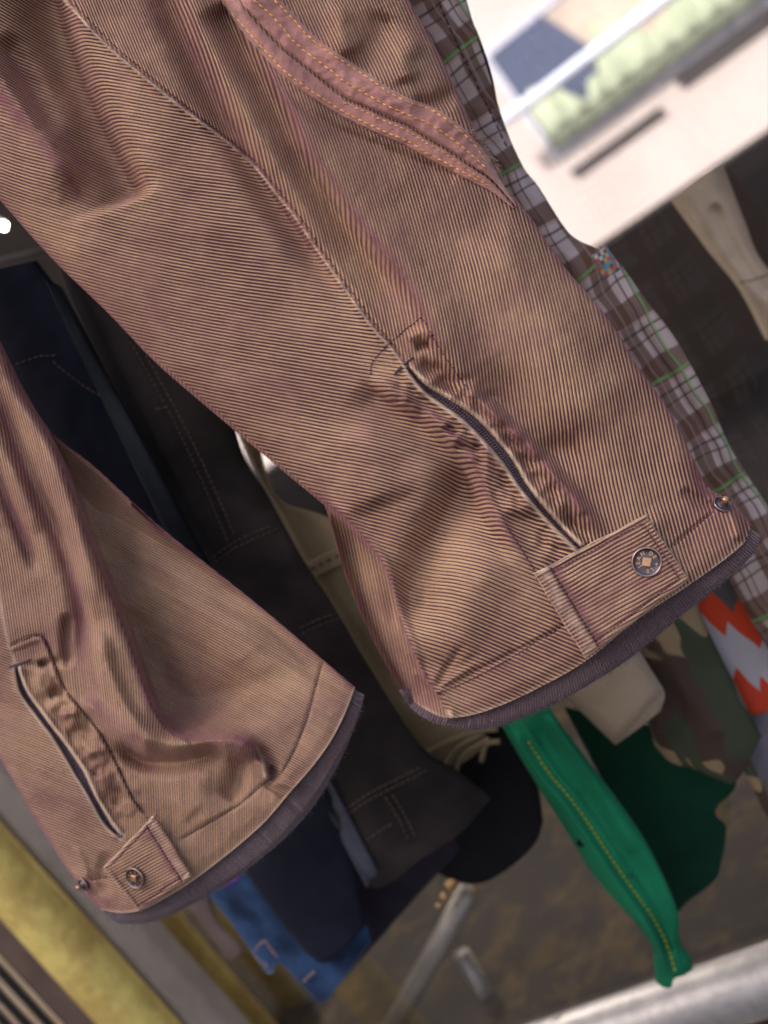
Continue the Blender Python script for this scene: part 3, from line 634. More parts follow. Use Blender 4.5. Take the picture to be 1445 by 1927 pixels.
def H_left_(U, V, S, T):
    mm = .001; h = np.zeros_like(U); f = lambda *a, **k: fold(U, V, *a, **k)
    d, t = pdist(U, V, spline(EDGE, 50)); e = (1-ss(V+.25*U, 1395, 1500))*ss(t, 0, .12)
    h += -e*34*mm*ss(d, -3, 14)*(1-.75*ss(d, 40, 260)); h += 5*mm*np.exp(-((d+12)/18)**2)*e
    h += f([(190, 900), (330, 1080), (450, 1250), (500, 1330)], 6*mm, 50, 60)+f([(230, 1130), (330, 1300), (400, 1370)], -7*mm, 30, 45)
    h += f([(-20, 700), (60, 900), (110, 1000), (150, 1130), (158, 1240), (170, 1300)], -8*mm, 18, 14)
    h += f([(-20, 860), (30, 980), (60, 1050), (70, 1090)], -7*mm, 12, 15)+f([(-10, 820), (45, 920), (75, 1010)], 4*mm, 18, 14)
    h += f([(30, 700), (100, 860), (140, 980), (175, 1120), (190, 1200)], 7*mm, 26, 24)
    h += f([(128, 1150), (124, 1200), (128, 1260)], -8*mm, 9, 10)
    h += f([(185, 1160), (200, 1250), (235, 1330), (280, 1385), (330, 1405), (400, 1397), (455, 1400), (490, 1430)], 13*mm, 26, 20, e0=.15, e1=.1)
    h += f([(150, 1310), (200, 1352), (260, 1400), (300, 1420)], 9*mm, 13, 22)+f([(215, 1395), (270, 1432), (330, 1434), (400, 1418), (430, 1408)], -13*mm, 16, 20, e0=.2)
    h += f([(455, 1420), (445, 1470), (425, 1510)], -8*mm, 18, 16)+f([(488, 1425), (500, 1455), (505, 1480)], 5*mm, 9, 8)+f([(505, 1440), (512, 1462), (500, 1478)], -7*mm, 7, 7)
    h += f([(480, 1405), (510, 1440), (520, 1465)], -8*mm, 10, 10)
    h += f([(493, 1475), (520, 1488), (540, 1505)], -3*mm, 6, 5)+f([(500, 1470), (540, 1476), (565, 1490)], 2.5*mm, 6, 6)
    h += f([(330, 1450), (345, 1510), (370, 1540)], 3*mm, 22, 22)+f([(390, 1440), (375, 1500), (400, 1560)], 3*mm, 25, 25)
    d, t = pdist(U, V, spline(LZIP, 50)); wz = zw_at(t, LZW); ad = np.abs(d); e = ramp(t, .03, .03)
    h += e*(-5*mm*(1-ss(ad, wz-1.5, wz+2))+2.5*mm*np.exp(-((ad-wz-6)/5)**2))
    h += np.exp(-((d-42)/26)**2)*ramp(t, .02, .05)*11*mm*(vnoise(U, V, 27, 31)+.5*vnoise(U, V, 14, 32))
    for q, a in (([(70, 1255), (100, 1245), (120, 1248)], -3.5), ([(90, 1310), (108, 1300), (128, 1305)], -5), ([(110, 1350), (135, 1340), (150, 1345)], 5), ([(125, 1383), (145, 1375), (152, 1362)], -5), ([(175, 1460), (190, 1445), (205, 1448)], -5), ([(160, 1425), (185, 1412), (200, 1420)], 3.5), ([(215, 1520), (225, 1500), (225, 1480)], -4)): h += f(q, a*mm, 8, 8)
    d, t = pdist(U, V, spline(LPLK, 50)); h += 2*mm*np.exp(-((d+6)/5)**2)-2*mm*np.exp(-(d/3)**2)
    for q in ([(340, 1580), (400, 1545), (450, 1515), (495, 1476)], [(495, 1476), (530, 1455), (560, 1400), (580, 1345), (595, 1290), (608, 1240)], [(175, 1655), (215, 1648), (235, 1640)]):
        h += -1.5*mm*np.exp(-(pdist(U, V, spline(q, 20))[0]/3)**2)
    h += f([(40, 1500), (100, 1600), (160, 1660)], -3*mm, 40, 30)+f([(140, 1590), (158, 1625), (165, 1660)], 3*mm, 8, 8)+f([(210, 1600), (195, 1640), (200, 1690)], -4*mm, 14, 14)
    h += mm*(4*vnoise(U, V, 150, 41)+2*vnoise(U, V, 70, 42)+.8*vnoise(U, V, 33, 43)+.35*vnoise(U, V, 14, 44)); return h*1.4
def lA(U, V): return (-np.sin(np.radians(22))*U+np.cos(np.radians(22))*V)/4.6
def lB(U, V):  # near-vertical ribs of the front
    x, y = (U-150)/300, (V-1300)/400; return (U*.985-V*.10+26*x*y+10*y*y)/4.7
def lC(U, V): return (-np.sin(np.radians(30))*U+np.cos(np.radians(30))*V)/4.5-.0000*U
BND = spline(EDGE[1:]+[(400, 1396), (470, 1400), (490, 1430), (497, 1476), (545, 1508)], 80)
def ribA_L(U, V, S, T):
    r = (U < 700); d = pdist(U, V, BND)[0]; return np.where(d > 0, lC(U, V)+40*H_left(U, V, S, T), lA(U, V)+55*H_left(U, V, S, T))
PUR_L = [([(-20, 700), (40, 880), (90, 990), (140, 1110), (155, 1230), (165, 1300)], .85, 10, 10), ([(-20, 860), (30, 980), (65, 1060)], .8, 14, 9), ([(150, 1300), (200, 1345), (260, 1388), (300, 1405)], .6, 7, 12), ([(230, 1180), (262, 1270), (295, 1345), (350, 1385), (430, 1393), (480, 1405), (505, 1460)], .9, 9, 12),
         (EDGE, .85, 8, 5), ([(160, 1640), (175, 1690), (230, 1700)], .6, 14, 14), ([(0, 660), (60, 790), (75, 830)], .4, 10, 10), ([(110, 1350), (135, 1345)], .7, 12, 12)]
attrs = rib_attrs(ribA_L, lambda U, V, S, T: lB(U, V)+65*H_left(U, V, S, T),
                  lambda U, V, S, T: np.minimum(pdist(U, V, spline(LSEAM+LZIP[1:]+[(300, 1640), (330, 1700)], 60))[0], -pdist(U, V, BND)[0]),
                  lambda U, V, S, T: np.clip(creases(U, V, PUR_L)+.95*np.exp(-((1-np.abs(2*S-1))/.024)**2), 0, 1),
                  lambda U, V, S, T: np.clip(np.maximum(np.exp(-((np.abs(pdist(U, V, spline(LZIP, 50))[0])-zw_at(pdist(U, V, spline(LZIP, 50))[1], LZW)-3)/3)**2)*.95, np.maximum(.6*np.exp(-(pdist(U, V, spline(LSEAM, 30))[0]/3)**2), np.maximum(.7*np.exp(-(pdist(U, V, L_bot)[0]/2.2)**2), creases(U, V, [([(480, 1402), (494, 1430), (500, 1470)], .8, 3, 3)])))), 0, 1),
                  lambda U, V, S, T: (1-ss(np.abs(pdist(U, V, spline(LZIP, 50))[0]), zw_at(pdist(U, V, spline(LZIP, 50))[1], LZW)-1.5, zw_at(pdist(U, V, spline(LZIP, 50))[1], LZW)+.6)),
                  lambda U, V, S, T: .22+.9*vnoise(U, V, 100, 53)+.5*vnoise(U, V, 40, 54))
def lbase(u, v): return gbase(u, v)+.012
legL, g = cloth_tube('leg', [(-700, -250), (-420, -230)], L_bot, L_left, L_right, 330, 560, lbase, lambda t: .030+.006*t, H_left, RIB, TR, attrs=attrs, endround=1)
SL = Surf(*g)
clt = [(205, 1690), (232, 1694), (265, 1688), (312, 1662), (352, 1637), (392, 1606), (440, 1566), (486, 1524), (528, 1474), (570, 1425), (600, 1380), (625, 1330), (640, 1282)]
clb = [(195, 1716), (215, 1733), (245, 1739), (292, 1733), (340, 1714), (400, 1680), (460, 1640), (522, 1590), (565, 1548), (602, 1500), (640, 1432), (668, 1366), (686, 1308)]
cuff(clt, clb, [clt[0], clb[0]], [clt[-1], clb[-1]], lbase, .030, TR, 170, under=SL)
stitches('hem_stitching', [(342, 1578), (400, 1545), (450, 1513), (498, 1474), (530, 1452), (558, 1402), (580, 1345), (594, 1290), (608, 1243)], SL, PURTHR, legL, 5, 1.6, .9)
stitches('hem_stitching', [(172, 1656), (215, 1648), (240, 1640)], SL, PURTHR, legL, 5, 1.6, .9)
stitches('placket_stitching', LPLK, SL, PURTHR, legL, 5, 1.6, 1.0)
stitches('seam_stitching', LSEAM, SL, PALETHR, legL, 4, 2.5, .9)
v, f = tubev([tuple(P(a, b, SL(a, b)-.0012)) for a, b in ((14, 1256), (28, 1252), (44, 1247), (58, 1241))], [.0006, .0009, .0009, .0006], 8)
mkp('bar_tack', v, f, KNIT, legL)
zip_tape(LZIP, LZW, SL, legL)
tL, tLs = tab([(362, 1648), (262, 1716), (195, 1632), (290, 1531)], SL, TR, .0030, 152, 5.6, .17, 77, curl=lambda S, T: .004*ss(S, .5, 1.)*(T-.3))
snap(257, 1650, tLs, 19, 10, -.30, 0)
stud(163, 1662, SL, 12, -.3, .1)
# a few loose fibres along the knit hems
V_, F_ = [], []
for k in range(900):
    B_, dp = (crb, .033) if k < 600 else (clb, .03)
    c_ = spline(B_, 300); q = c_[int(random.uniform(5, 294))]+[random.gauss(0, 3), random.gauss(-2, 3)]
    a = random.uniform(0, 6.28); L_ = random.uniform(1.5, 5) if k % 90 else 12; q1 = q+[L_*math.cos(a)*.6, L_*math.sin(a)*.5+L_*.4]; q2 = q1+[random.uniform(-4, 4), random.uniform(-2, 4)]
    d0 = float((gbase if k < 600 else lbase)(q[0], q[1]))-dp*.9
    v, f = tubev([tuple(P(*q, d0)), tuple(P(*q1, d0-.001)), tuple(P(*q2, d0-.001))], .00009, 3)
    n = len(V_); V_ += v; F_ += [tuple(i+n for i in q_) for q_ in f]
mkp('loose_fibres', V_, F_, KNIT, TR)

# ------------------------------------------------------------ the setting
def struct(name, v, f, mat, kind='structure'):
    o = mk(name, v, f, mat, None, O=np.mean(np.array(v), axis=0), smooth=False); o['kind'] = kind; return o
def part_box(name, x, y, z, mat, par, bevel=0):
    v, f = boxv(*x, *y, *z); return mkp(name, v, f, mat, par, smooth=False)
ASPH = paint('asphalt', (.050, .047, .046), .9, c2=(.035, .033, .033), scale=3, bump=.004)
PAVE = paint('paving', (.17, .155, .145), .9, c2=(.12, .11, .10), scale=4, bump=.002)
struct('road', *boxv(-60, 40, -7.6, -2.6, -.20, -.12), ASPH)
struct('pavement', *boxv(-60, 40, -2.6, 14, -.20, 0), PAVE)
struct('far_pavement', *boxv(-60, 40, -40, -7.6, -.20, 0), PAVE)

Z_R = float(onY(1300, 1850, 0.)[2])
ALU = paint('brushed_aluminium', (.60, .58, .58), .48, .85, (.46, .45, .46), 60, bump=.0004)
ALUD = paint('dull_aluminium', (.66, .61, .58), .5, .3, (.50, .46, .44), 14)
DARKW = paint('dark_wall', (.13, .11, .11), .9, c2=(.10, .085, .085), scale=5)
WALLM = paint('shop_render', (.45, .41, .37), .9, c2=(.36, .33, .30), scale=3)
glass = NB('window_glass'); glass.t.nodes.remove(glass.b)
tr = glass.n('ShaderNodeBsdfTransparent'); tr.inputs[0].default_value = (.90, .90, .91, 1)
gl = glass.n('ShaderNodeBsdfGlossy'); gl.inputs['Roughness'].default_value = .012; gl.inputs[0].default_value = (1, .96, .96, 1)
df = glass.n('ShaderNodeBsdfDiffuse'); df.inputs[0].default_value = (.5, .48, .48, 1)
fr = glass.n('ShaderNodeFresnel'); fr.inputs[0].default_value = 1.5
mx = glass.n('ShaderNodeMixShader'); geo = glass.n('ShaderNodeNewGeometry'); glass.put(mx.inputs[0], glass.math('MULTIPLY', glass.math('MULTIPLY_ADD', fr.outputs[0], 1.5, .015), glass.math('SUBTRACT', 1, geo.outputs['Backfacing']))); glass.l(tr.outputs[0], mx.inputs[1]); glass.l(gl.outputs[0], mx.inputs[2])
m2 = glass.n('ShaderNodeMixShader')                    # dust specks and wiping smears
dst = glass.math('ADD', glass.math('MULTIPLY', glass.step(glass.noise(420, 2, .5), .72, .80), .10), glass.math('MULTIPLY', glass.step(glass.noise(1., 4, .7, vec=glass.scaled((230, 230, 14))), .52, .80), .035))
glass.put(m2.inputs[0], glass.math('ADD', dst, .004)); glass.l(mx.outputs[0], m2.inputs[1]); glass.l(df.outputs[0], m2.inputs[2]); glass.l(m2.outputs[0], glass.out.inputs[0])
MX = float(onY(322, 1870, 0.)[0]); RX = float(onY(1300, 1850, 0.)[0])
WN = Th('shop_window', 'large shop window pane with round aluminium bottom rail, behind the hanging clothes', 'window', (MX, 0, Z_R))
part_box('glass_pane', (MX, 1.4), (.0, .006), (Z_R-.05, 2.45), glass.m, WN)
part_box('glass_pane', (-4.2, MX-.03), (.0, .006), (Z_R-.13, 2.45), glass.m, WN)
v, f = tubev([(-3.4, -.004, Z_R-.020-.048*3), (MX, -.004, Z_R-.020+.048*(MX-RX)), (1.5, -.004, Z_R-.020+.048*(1.5-RX))], .032, 40); mkp('bottom_rail', v, f, ALU, WN)
part_box('sill', (-4.3, 1.5), (-.03, .06), (Z_R-.20, Z_R-.135), ALUD, WN)
part_box('mullion', (MX-.034, MX+.034), (-.032, .03), (Z_R-.05, 2.45), ALUD, WN)
part_box('mullion_bead', (MX+.004, MX+.012), (-.037, -.030), (Z_R-.05, 2.45), ALU, WN)
part_box('top_rail', (-4.3, 1.5), (-.03, .04), (2.452, 2.52), ALU, WN)
SB = Th('shop_building', 'low shop building around the window with a dark room inside', 'building', (0, .1, 0))
YB = 4.2; zsill = float((onY(1150, 462, YB)[2]+onY(1445, 243, YB)[2])/2); xop = float(onY(455, 900, YB)[0])
part_box('upper_wall', (-8, 5), (.0, .25), (2.525, 3.1), WALLM, SB)
part_box('lower_wall', (-8, 5), (.0, .25), (0.001, Z_R-.205), WALLM, SB)
part_box('side_wall', (1.52, 5), (.0, .25), (Z_R-.20, 2.52), WALLM, SB)
part_box('side_wall', (-8, -4.32), (.0, .25), (Z_R-.20, 2.52), WALLM, SB)
part_box('back_wall', (-8, xop), (YB, YB+.15), (.001, 3.1), DARKW, SB)
part_box('back_wall', (xop+.002, 5), (YB, YB+.15), (.001, zsill), DARKW, SB)  # low dark wall stands in for the street mirrored in the pane
part_box('end_wall', (-8.2, -8.002), (.0, 4.4), (.001, 3.1), DARKW, SB)
part_box('end_wall', (5.002, 5.2), (.0, 4.4), (.001, 3.1), DARKW, SB)
part_box('ceiling', (-7.99, 4.99), (.26, 4.19), (2.72, 2.8), paint('white_ceiling', (.78, .76, .72), .9), SB)
part_box('roof', (-8.2, 5.2), (0, 4.4), (3.102, 3.2), WALLM, SB)
mo = NB('mottled_carpet'); n1 = mo.noise(15, 5, .7, dist=.3)
cc = mo.mix(mo.step(n1, .46, .66), (.058, .050, .038), (.135, .098, .048)); cc = mo.mix(mo.step(mo.noise(26, 4, .65), .5, .75), cc, (.05, .044, .044)); mo.col(cc); mo.bump(mo.noise(300, 3), .002)
st = Th('display_platform', 'low platform covered in mottled black and gold cloth inside the window', 'platform', (-1, 1.2, Z_R-.08))
part_box('cloth_top', (-7.5, 4.5), (.07, 1.0), (Z_R-.13, Z_R-.055), mo.m, st)

OB = Th('added_shade_building', 'tall pale rendered building added behind the viewer to shade the clothes and bounce fill', 'building', (-15, -12, 0))  # added out of view to block the sun and bounce warm fill
BRK = paint('cream_render', (.46, .39, .33), .9, c2=(.40, .33, .28), scale=3)
part_box('wall', (-32, .6), (-14, -9.0), (.001, 13.5), BRK, OB)
SF = struct('shop_floor', *boxv(-7.99, 4.99, .26, 4.19, .001, .012), paint('dark_floor', (.065, .055, .055), .8))
# --- sunlit house built behind the shop in place of a street reflection in the pane
FACM = paint('pale_render', (.56, .50, .485), .9, c2=(.50, .44, .42), scale=1.2)
PLIN = paint('dark_plinth', (.10, .085, .08), .85)
FRAMEM = paint('window_frame_paint', (.55, .57, .66), .5)
NAVYG = paint('dark_window_glass', (.10, .12, .19), .25, spec=.5)
SLOT = paint('vent_slot', (.055, .05, .055), .8)
cu = NB('curtain'); sx = cu.n('ShaderNodeSeparateXYZ'); cu.l(cu.coord(), sx.inputs[0])
cc = cu.mix(cu.step(cu.noise(1., 3, .5, vec=cu.scaled((9, 1, .8))), .35, .65), (.52, .58, .44), (.40, .47, .34)); cu.col(cc)
BEIG = paint('beige_blind', (.56, .48, .40), .9, c2=(.44, .37, .32), scale=3)
Yf = 9.0
fz = lambda u, v: onY(u, v, Yf)
HB = Th('reflection_house', 'pale sunlit house front built behind the shop as the house reflected in the window', 'building', (-6, Yf, 0))
zb = float((fz(1150, 462)[2]+fz(1445, 243)[2])/2)
part_box('wall', (-34, 20), (Yf, Yf+.3), (zb, 9.5), FACM, HB)
part_box('plinth', (-34, 20), (Yf+.05, Yf+.25), (.001, zb-.003), PLIN, HB)
a, b, c_ = fz(1056, 297), fz(923, 103), fz(1379, 14)
wx0 = float((a[0]+b[0])/2); wz0 = float((a[2]+c_[2])/2); wz1 = float(b[2])
wh = wz1-wz0; ww = 3.4
def fwindow(x0, z0, first):
    fr_ = part_box('window_frame', (x0-.05, x0+ww+.05), (Yf-.03, Yf-.002), (z0-.06, z0+wh+.04), FRAMEM if first else FRAMEM, HB)
    g_ = part_box('pane', (x0, x0+ww), (Yf-.042, Yf-.032), (z0, z0+wh), NAVYG, fr_)
    n = 60; xs = np.linspace(x0+.03, x0+ww, n); V = []; 
    for i, x in enumerate(xs):
        y = Yf-.075+.02*math.sin(i*1.9); V += [(x, y, z0+.02), (x, y, z0+wh*(.34+.42*(i/n)**.7+.20*math.sin(i*.55+.6)+.12*math.sin(i*1.7)*random.random()))]
    mkp('curtain', V, [(2*i, 2*i+2, 2*i+3, 2*i+1) for i in range(n-1)], cu.m, fr_)
    V = [(x, y, z) for (x, z) in ((x0+.75, z0+wh*.25), (x0+1.9, z0+wh*.3), (x0+2.1, z0+wh*.98), (x0+.5, z0+wh*.98)) for y in (Yf-.044, Yf-.05)]
    mkp('blind', V, [(0, 2, 4, 6), (1, 7, 5, 3), (0, 1, 3, 2), (2, 3, 5, 4), (4, 5, 7, 6), (6, 7, 1, 0)], BEIG, fr_, smooth=False)
for k in range(-3, 3): fwindow(wx0+k*4.6, wz0, k == 0)
for k in range(-3, 4): fwindow(wx0+k*4.6, wz0+2.9, False)
def slot(p, q, hgt):
    A_, B_ = fz(*p), fz(*q); z = float((A_[2]+B_[2])/2); return (min(A_[0], B_[0]), max(A_[0], B_[0])), z, hgt
for (p, q, hgt) in (((1080, 330), (1240, 200), .045), ((1280, 162), (1450, 12), .075)):
    xr, z, hh = slot(p, q, hgt); part_box('vent_slot', xr, (Yf-.04, Yf-.003), (z-hh/2, z+hh/2), SLOT, HB)
A_, B_ = fz(935, 235), fz(1245, 0)               # pale awning arm crossing the window
v, f = tubev([(A_[0], Yf-.35, A_[2]), (B_[0], Yf-.35, B_[2]), (B_[0]+2.5, Yf-.35, B_[2]+(B_[2]-A_[2])/(B_[0]-A_[0])*2.5)], .045, 12)
AW = mk('awning_arm', v, f, paint('pale_blue_metal', (.62, .68, .82), .4), None, O=(A_[0], Yf-.35, A_[2])); tagm(AW, 'pale blue metal arm crossing the house window seen through the glass', 'awning arm')

# --- yellow pole and shutter at the lower left
YEL = NB('yellow_paint'); cc = YEL.mix(YEL.step(YEL.noise(16, 5, .65), .40, .62), (.74, .60, .19), (.52, .38, .12)); cc = YEL.mix(YEL.step(YEL.noise(11, 3, .7, vec=YEL.scaled((1, 1, .6))), .64, .70), cc, (.36, .33, .27)); YEL.col(cc); YEL.bump(YEL.noise(60, 4), .003); YEL.b.inputs['Roughness'].default_value = .6
for (uu, yy, rr) in ((474, .13, .024), (648, .30, .050)):
    ci = onY(uu, 1927, yy); v, f = tubev([(ci[0], yy, z) for z in np.linspace(Z_R-.054, 2.71, 12)], rr, 32)  # poles added inside the pane in place of yellow reflections
    o = mk('yellow_pole', v, f, YEL.m, None, O=(ci[0], yy, Z_R)); tagm(o, 'slim yellow pole added behind the glass as the mirror image of the front pole' if uu < 500 else 'thick yellow pole added behind the glass for mirrored yellow below the blue jeans', 'pole')
yp = -.135; c0 = onY(262, 1927, yp)
v, f = tubev([(c0[0], yp, z) for z in np.linspace(0.0, 3.2, 12)], .031, 32)
o = mk('yellow_pole', v, f, YEL.m, None, O=(c0[0], yp, 0)); tagm(o, 'upright yellow pole with worn mottled paint beside the window frame', 'pole')
TANB = paint('tan_board', (.55, .42, .29), .7, c2=(.45, .34, .23)); BRN = paint('dark_brown_board', (.085, .055, .048), .6, c2=(.16, .11, .09), scale=8); BLK = paint('black_groove', (.012, .011, .012), .6)
ys = -.10
SH = Th('slatted_shutter', 'tan and dark brown slatted shutter standing upright left of the yellow pole', 'shutter', onY(60, 1900, ys))
xa = lambda u: float(onY(u, 1927, ys)[0])
part_box('board', (xa(-560), xa(165)), (ys, ys+.03), (.0, 2.2), TANB, SH)
part_box('edge_board', (xa(150), xa(235)), (ys-.012, ys+.03), (.0, 2.2), BRN, SH)
for a_, b_ in ((128, 146), (88, 106), (46, 64), (8, 26), (-40, -20)):
    part_box('slat_groove', (xa(a_), xa(b_)), (ys-.004, ys-.001), (.0, 2.2), BLK, SH)

# ------------------------------------------------------------ clothes hanging behind
_DK = 1
def garment(name, label, cat, top, bot, lef, rig, k, T, mat, seed, amp=.006, folds=(), group='clothes hanging behind the brown trousers', nu=70, nv=140, attrs=None, end=1):
    O = P(*[float(x) for x in np.mean(np.array(bot), axis=0)], .9)
    th = Th(name, label, cat, O, group)
    base = lambda u, v: k*wdep(u, v)
    def H(U, V, S, Tt):
        h = amp*(1.6*vnoise(U*.8+V*.5, V*.4-U*.6, 150, seed)+.8*vnoise(U, V, 70, seed+1)+.4*vnoise(U, V, 30, seed+2))
        for q, a, wl, wr in folds: h = h+fold(U, V, q, a*.001, wl, wr, .1, .1)
        return h
    at = {'lite': Z0, 'cu': lambda U, V, S, T_: S, 'cv': lambda U, V, S, T_: T_}; at.update(attrs or {})
    o, g = cloth_tube('cloth', top, bot, lef, rig, nu, nv, base, T, H, mat, th, nb=24, attrs=at, endround=end)
    return th, o, Surf(*g, q=6.)
GRN = cloth('green_cotton', (.012, .235, .11), (.007, .15, .075), 10, 1400, .0003)
DARK1 = cloth('black_brown_denim', (.015, .013, .013), (.046, .036, .036), 9)
NAVY = cloth('navy_denim', (.007, .008, .018), (.014, .016, .030), 10)
FADE = cloth('faded_grey_denim', (.016, .020, .026), (.045, .052, .058), 9)
KHAK = cloth('khaki_cotton', (.36, .275, .16), (.25, .19, .11), 12)
BEIGE = cloth('beige_cotton', (.40, .32, .24), (.33, .26, .19), 12)
BLUE = cloth('blue_denim', (.034, .080, .19), (.008, .016, .045), 19, c3=(.30, .42, .62))
BLACK = cloth('black_jersey', (.008, .008, .010), (.012, .011, .014), 12)
BRNC = cloth('brown_grey_cord', (.12, .085, .08), (.16, .12, .12), 16)
GREYD = cloth('grey_blue_denim', (.07, .078, .11), (.035, .035, .05), 12)
def band(m, x, period, c, w_, soft=.45):
    fr_ = m.math('FRACT', m.math('DIVIDE', x, period)); d = m.math('ABSOLUTE', m.math('SUBTRACT', fr_, c)); return m.step(d, w_/2+soft*w_+.004, w_/2-soft*w_)
pl = NB('plaid_cotton'); x_, y_ = pl.attr('px'), pl.attr('py')
c = pl.mix(pl.step(pl.noise(30, 2), .3, .7), (.54, .45, .445), (.44, .36, .345))
for ax, per in ((x_, 84.), (y_, 120.)):
    c = pl.mix(pl.math('MULTIPLY', band(pl, ax, per, .28, .34, .06), .78), c, (.125, .060, .036))
for ax, per in ((x_, 84.), (y_, 120.)):
    c = pl.mix(pl.math('MULTIPLY', band(pl, ax, per, .62, .035), .85), c, (.07, .045, .04)); c = pl.mix(pl.math('MULTIPLY', band(pl, ax, per, .80, .03), .8), c, (.10, .06, .05))
c = pl.mix(pl.math('MULTIPLY', band(pl, x_, 84., .28, .03), .45), c, (.40, .35, .34)); c = pl.mix(pl.math('MULTIPLY', band(pl, y_, 240., .20, .018), .8), c, (.16, .40, .13)); c = pl.mix(pl.math('MULTIPLY', band(pl, x_, 168., .42, .020), .7), c, (.16, .38, .13))
c = pl.mix(pl.math('MULTIPLY', band(pl, y_, 120., .48, .012), .6), c, (.45, .15, .12))
pl.col(c); pl.bump(pl.noise(900, 2), .0004)
cm = NB('camouflage_cotton'); n1, n2, n3 = cm.noise(11, 2, .4, dist=.5), cm.noise(14, 2, .4, vec=cm.scaled((1.1, 1, .8)), dist=.7), cm.noise(9, 2, .4, vec=cm.scaled((.8, 1.3, 1.2)), dist=.4)
c = cm.mix(cm.step(n1, .515, .525), (.065, .045, .036), (.26, .19, .11)); c = cm.mix(cm.step(n2, .53, .54), c, (.050, .062, .038)); c = cm.mix(cm.step(n3, .60, .61), c, (.17, .155, .115)); cm.col(c); cm.bump(cm.noise(800, 2), .0004)
ow = NB('orange_white_print'); yv = ow.math('ADD', ow.attr('py'), ow.math('MULTIPLY', ow.math('ABSOLUTE', ow.math('SUBTRACT', ow.math('FRACT', ow.math('DIVIDE', ow.attr('px'), 36)), .5)), 60))
c = ow.mix(ow.step(yv, 1205, 1208), (.12, .11, .12), (.68, .075, .03)); c = ow.mix(ow.step(yv, 1255, 1258), c, (.52, .50, .56)); c = ow.mix(ow.step(yv, 1335, 1338), c, (.66, .075, .035)); c = ow.mix(ow.step(yv, 1400, 1402), c, (.05, .05, .07)); ow.col(c)
# coordinates along and across the hanging direction, in photo pixels
HA = {'px': lambda U, V, S, T: .857*U-.515*V+16*vnoise(U, V, 80, 7)+7*vnoise(U, V, 35, 8), 'py': lambda U, V, S, T: .515*U+.857*V+16*vnoise(U, V, 90, 9)+7*vnoise(U, V, 40, 6)}
HA2 = {'px': HA['px'], 'py': lambda U, V, S, T: V+.4*U-520}
GP = 'clothes hanging behind the brown trousers'
pt, po, ps = garment('plaid_trousers', 'brown, white and green plaid trousers at the right edge of the brown ones', 'trousers',
    [(560, -360), (760, -370)], [(1470, 1262), (1540, 1240), (1600, 1200)],
    [(560, -360), (700, -90), (800, 100), (860, 260), (960, 440), (1080, 620), (1200, 780), (1288, 940), (1345, 1040), (1408, 1160), (1470, 1262)],
    [(760, -370), (850, -120), (878, 0), (905, 90), (935, 190), (955, 250), (985, 315), (1012, 350), (1060, 425), (1088, 452), (1155, 485), (1215, 565), (1272, 640), (1335, 755), (1375, 845), (1445, 955), (1540, 1100), (1600, 1200)],
    .93, .014, pl.m, 101, .005, [([(830, -40), (900, 110), (960, 250), (1020, 380)], -5, 12, 10), ([(1000, 380), (1090, 520), (1200, 680)], 5, 20, 20), ([(1190, 600), (1290, 760), (1400, 950)], -5, 14, 14)], attrs=HA, nu=110, nv=320)
stitches('seam_stitching', [(800, -60), (850, 60), (905, 175), (960, 290)], ps, PURTHR, po, 14, 3, 2)
ck = NB('coloured_checks'); cx_ = ck.math('FLOOR', ck.math('DIVIDE', ck.attr('px'), 7)); cy_ = ck.math('FLOOR', ck.math('DIVIDE', ck.attr('py'), 7))
wn_ = ck.n('ShaderNodeTexWhiteNoise'); ck.l(ck.vec(cx_, cy_), wn_.inputs['Vector']); rp = ck.n('ShaderNodeValToRGB'); rp.color_ramp.interpolation = 'CONSTANT'
cols = [(.75, .42, .05), (.05, .22, .40), (.62, .08, .04), (.70, .66, .60), (.09, .05, .04), (.10, .40, .45)]
el = rp.color_ramp.elements; el[0].color = cols[0]+(1,); el[1].position = .17; el[1].color = cols[1]+(1,)
for i in range(2, 6): e_ = el.new(i*.167); e_.color = cols[i]+(1,)
ck.l(wn_.outputs['Value'], rp.inputs[0]); ck.col(ck.mix(.4, rp.outputs[0], (.22, .17, .14)))
def patchsheet(name, quad, surf, mat, par, th=.0015, n=14, attrs=HA):
    a, b, c, d = [np.array(q, float) for q in quad]; S, T = np.meshgrid(np.linspace(0, 1, n), np.linspace(0, 1, n)); s, t = S[..., None], T[..., None]
    UV = (a*(1-s)+b*s)*(1-t)+(d*(1-s)+c*s)*t; U, V = UV[..., 0], UV[..., 1]; e = np.clip(np.minimum(np.minimum(S, 1-S), np.minimum(T, 1-T))*12, 0, 1)
    D = surf(U, V)+.0006-th*np.sqrt(1-(1-e)**2)-.0006; i, j = np.meshgrid(np.arange(n-1), np.arange(n-1), indexing='ij')
    fa = np.stack([i*n+j, (i+1)*n+j, (i+1)*n+j+1, i*n+j+1], -1).reshape(-1, 4)
    at = {k: f(U, V, S, T) for k, f in attrs.items()}; at['lite'] = 0*U
    return mkp(name, P(U, V, D).reshape(-1, 3), fa, mat, par, attrs=at)
patchsheet('embroidered_patch', [(1112, 480), (1140, 462), (1170, 506), (1134, 528)], ps, ck.m, po)
garment('navy_denim_trousers', 'dark navy denim just behind the top of the plaid trousers', 'trousers', [(760, -90), (860, -90)], [(860, 300), (960, 290)],
    [(760, -90), (860, 300)], [(860, -90), (868, 0), (898, 60), (925, 140), (940, 215), (960, 290)], .965, .006, NAVY, 111, .004, group=GP)
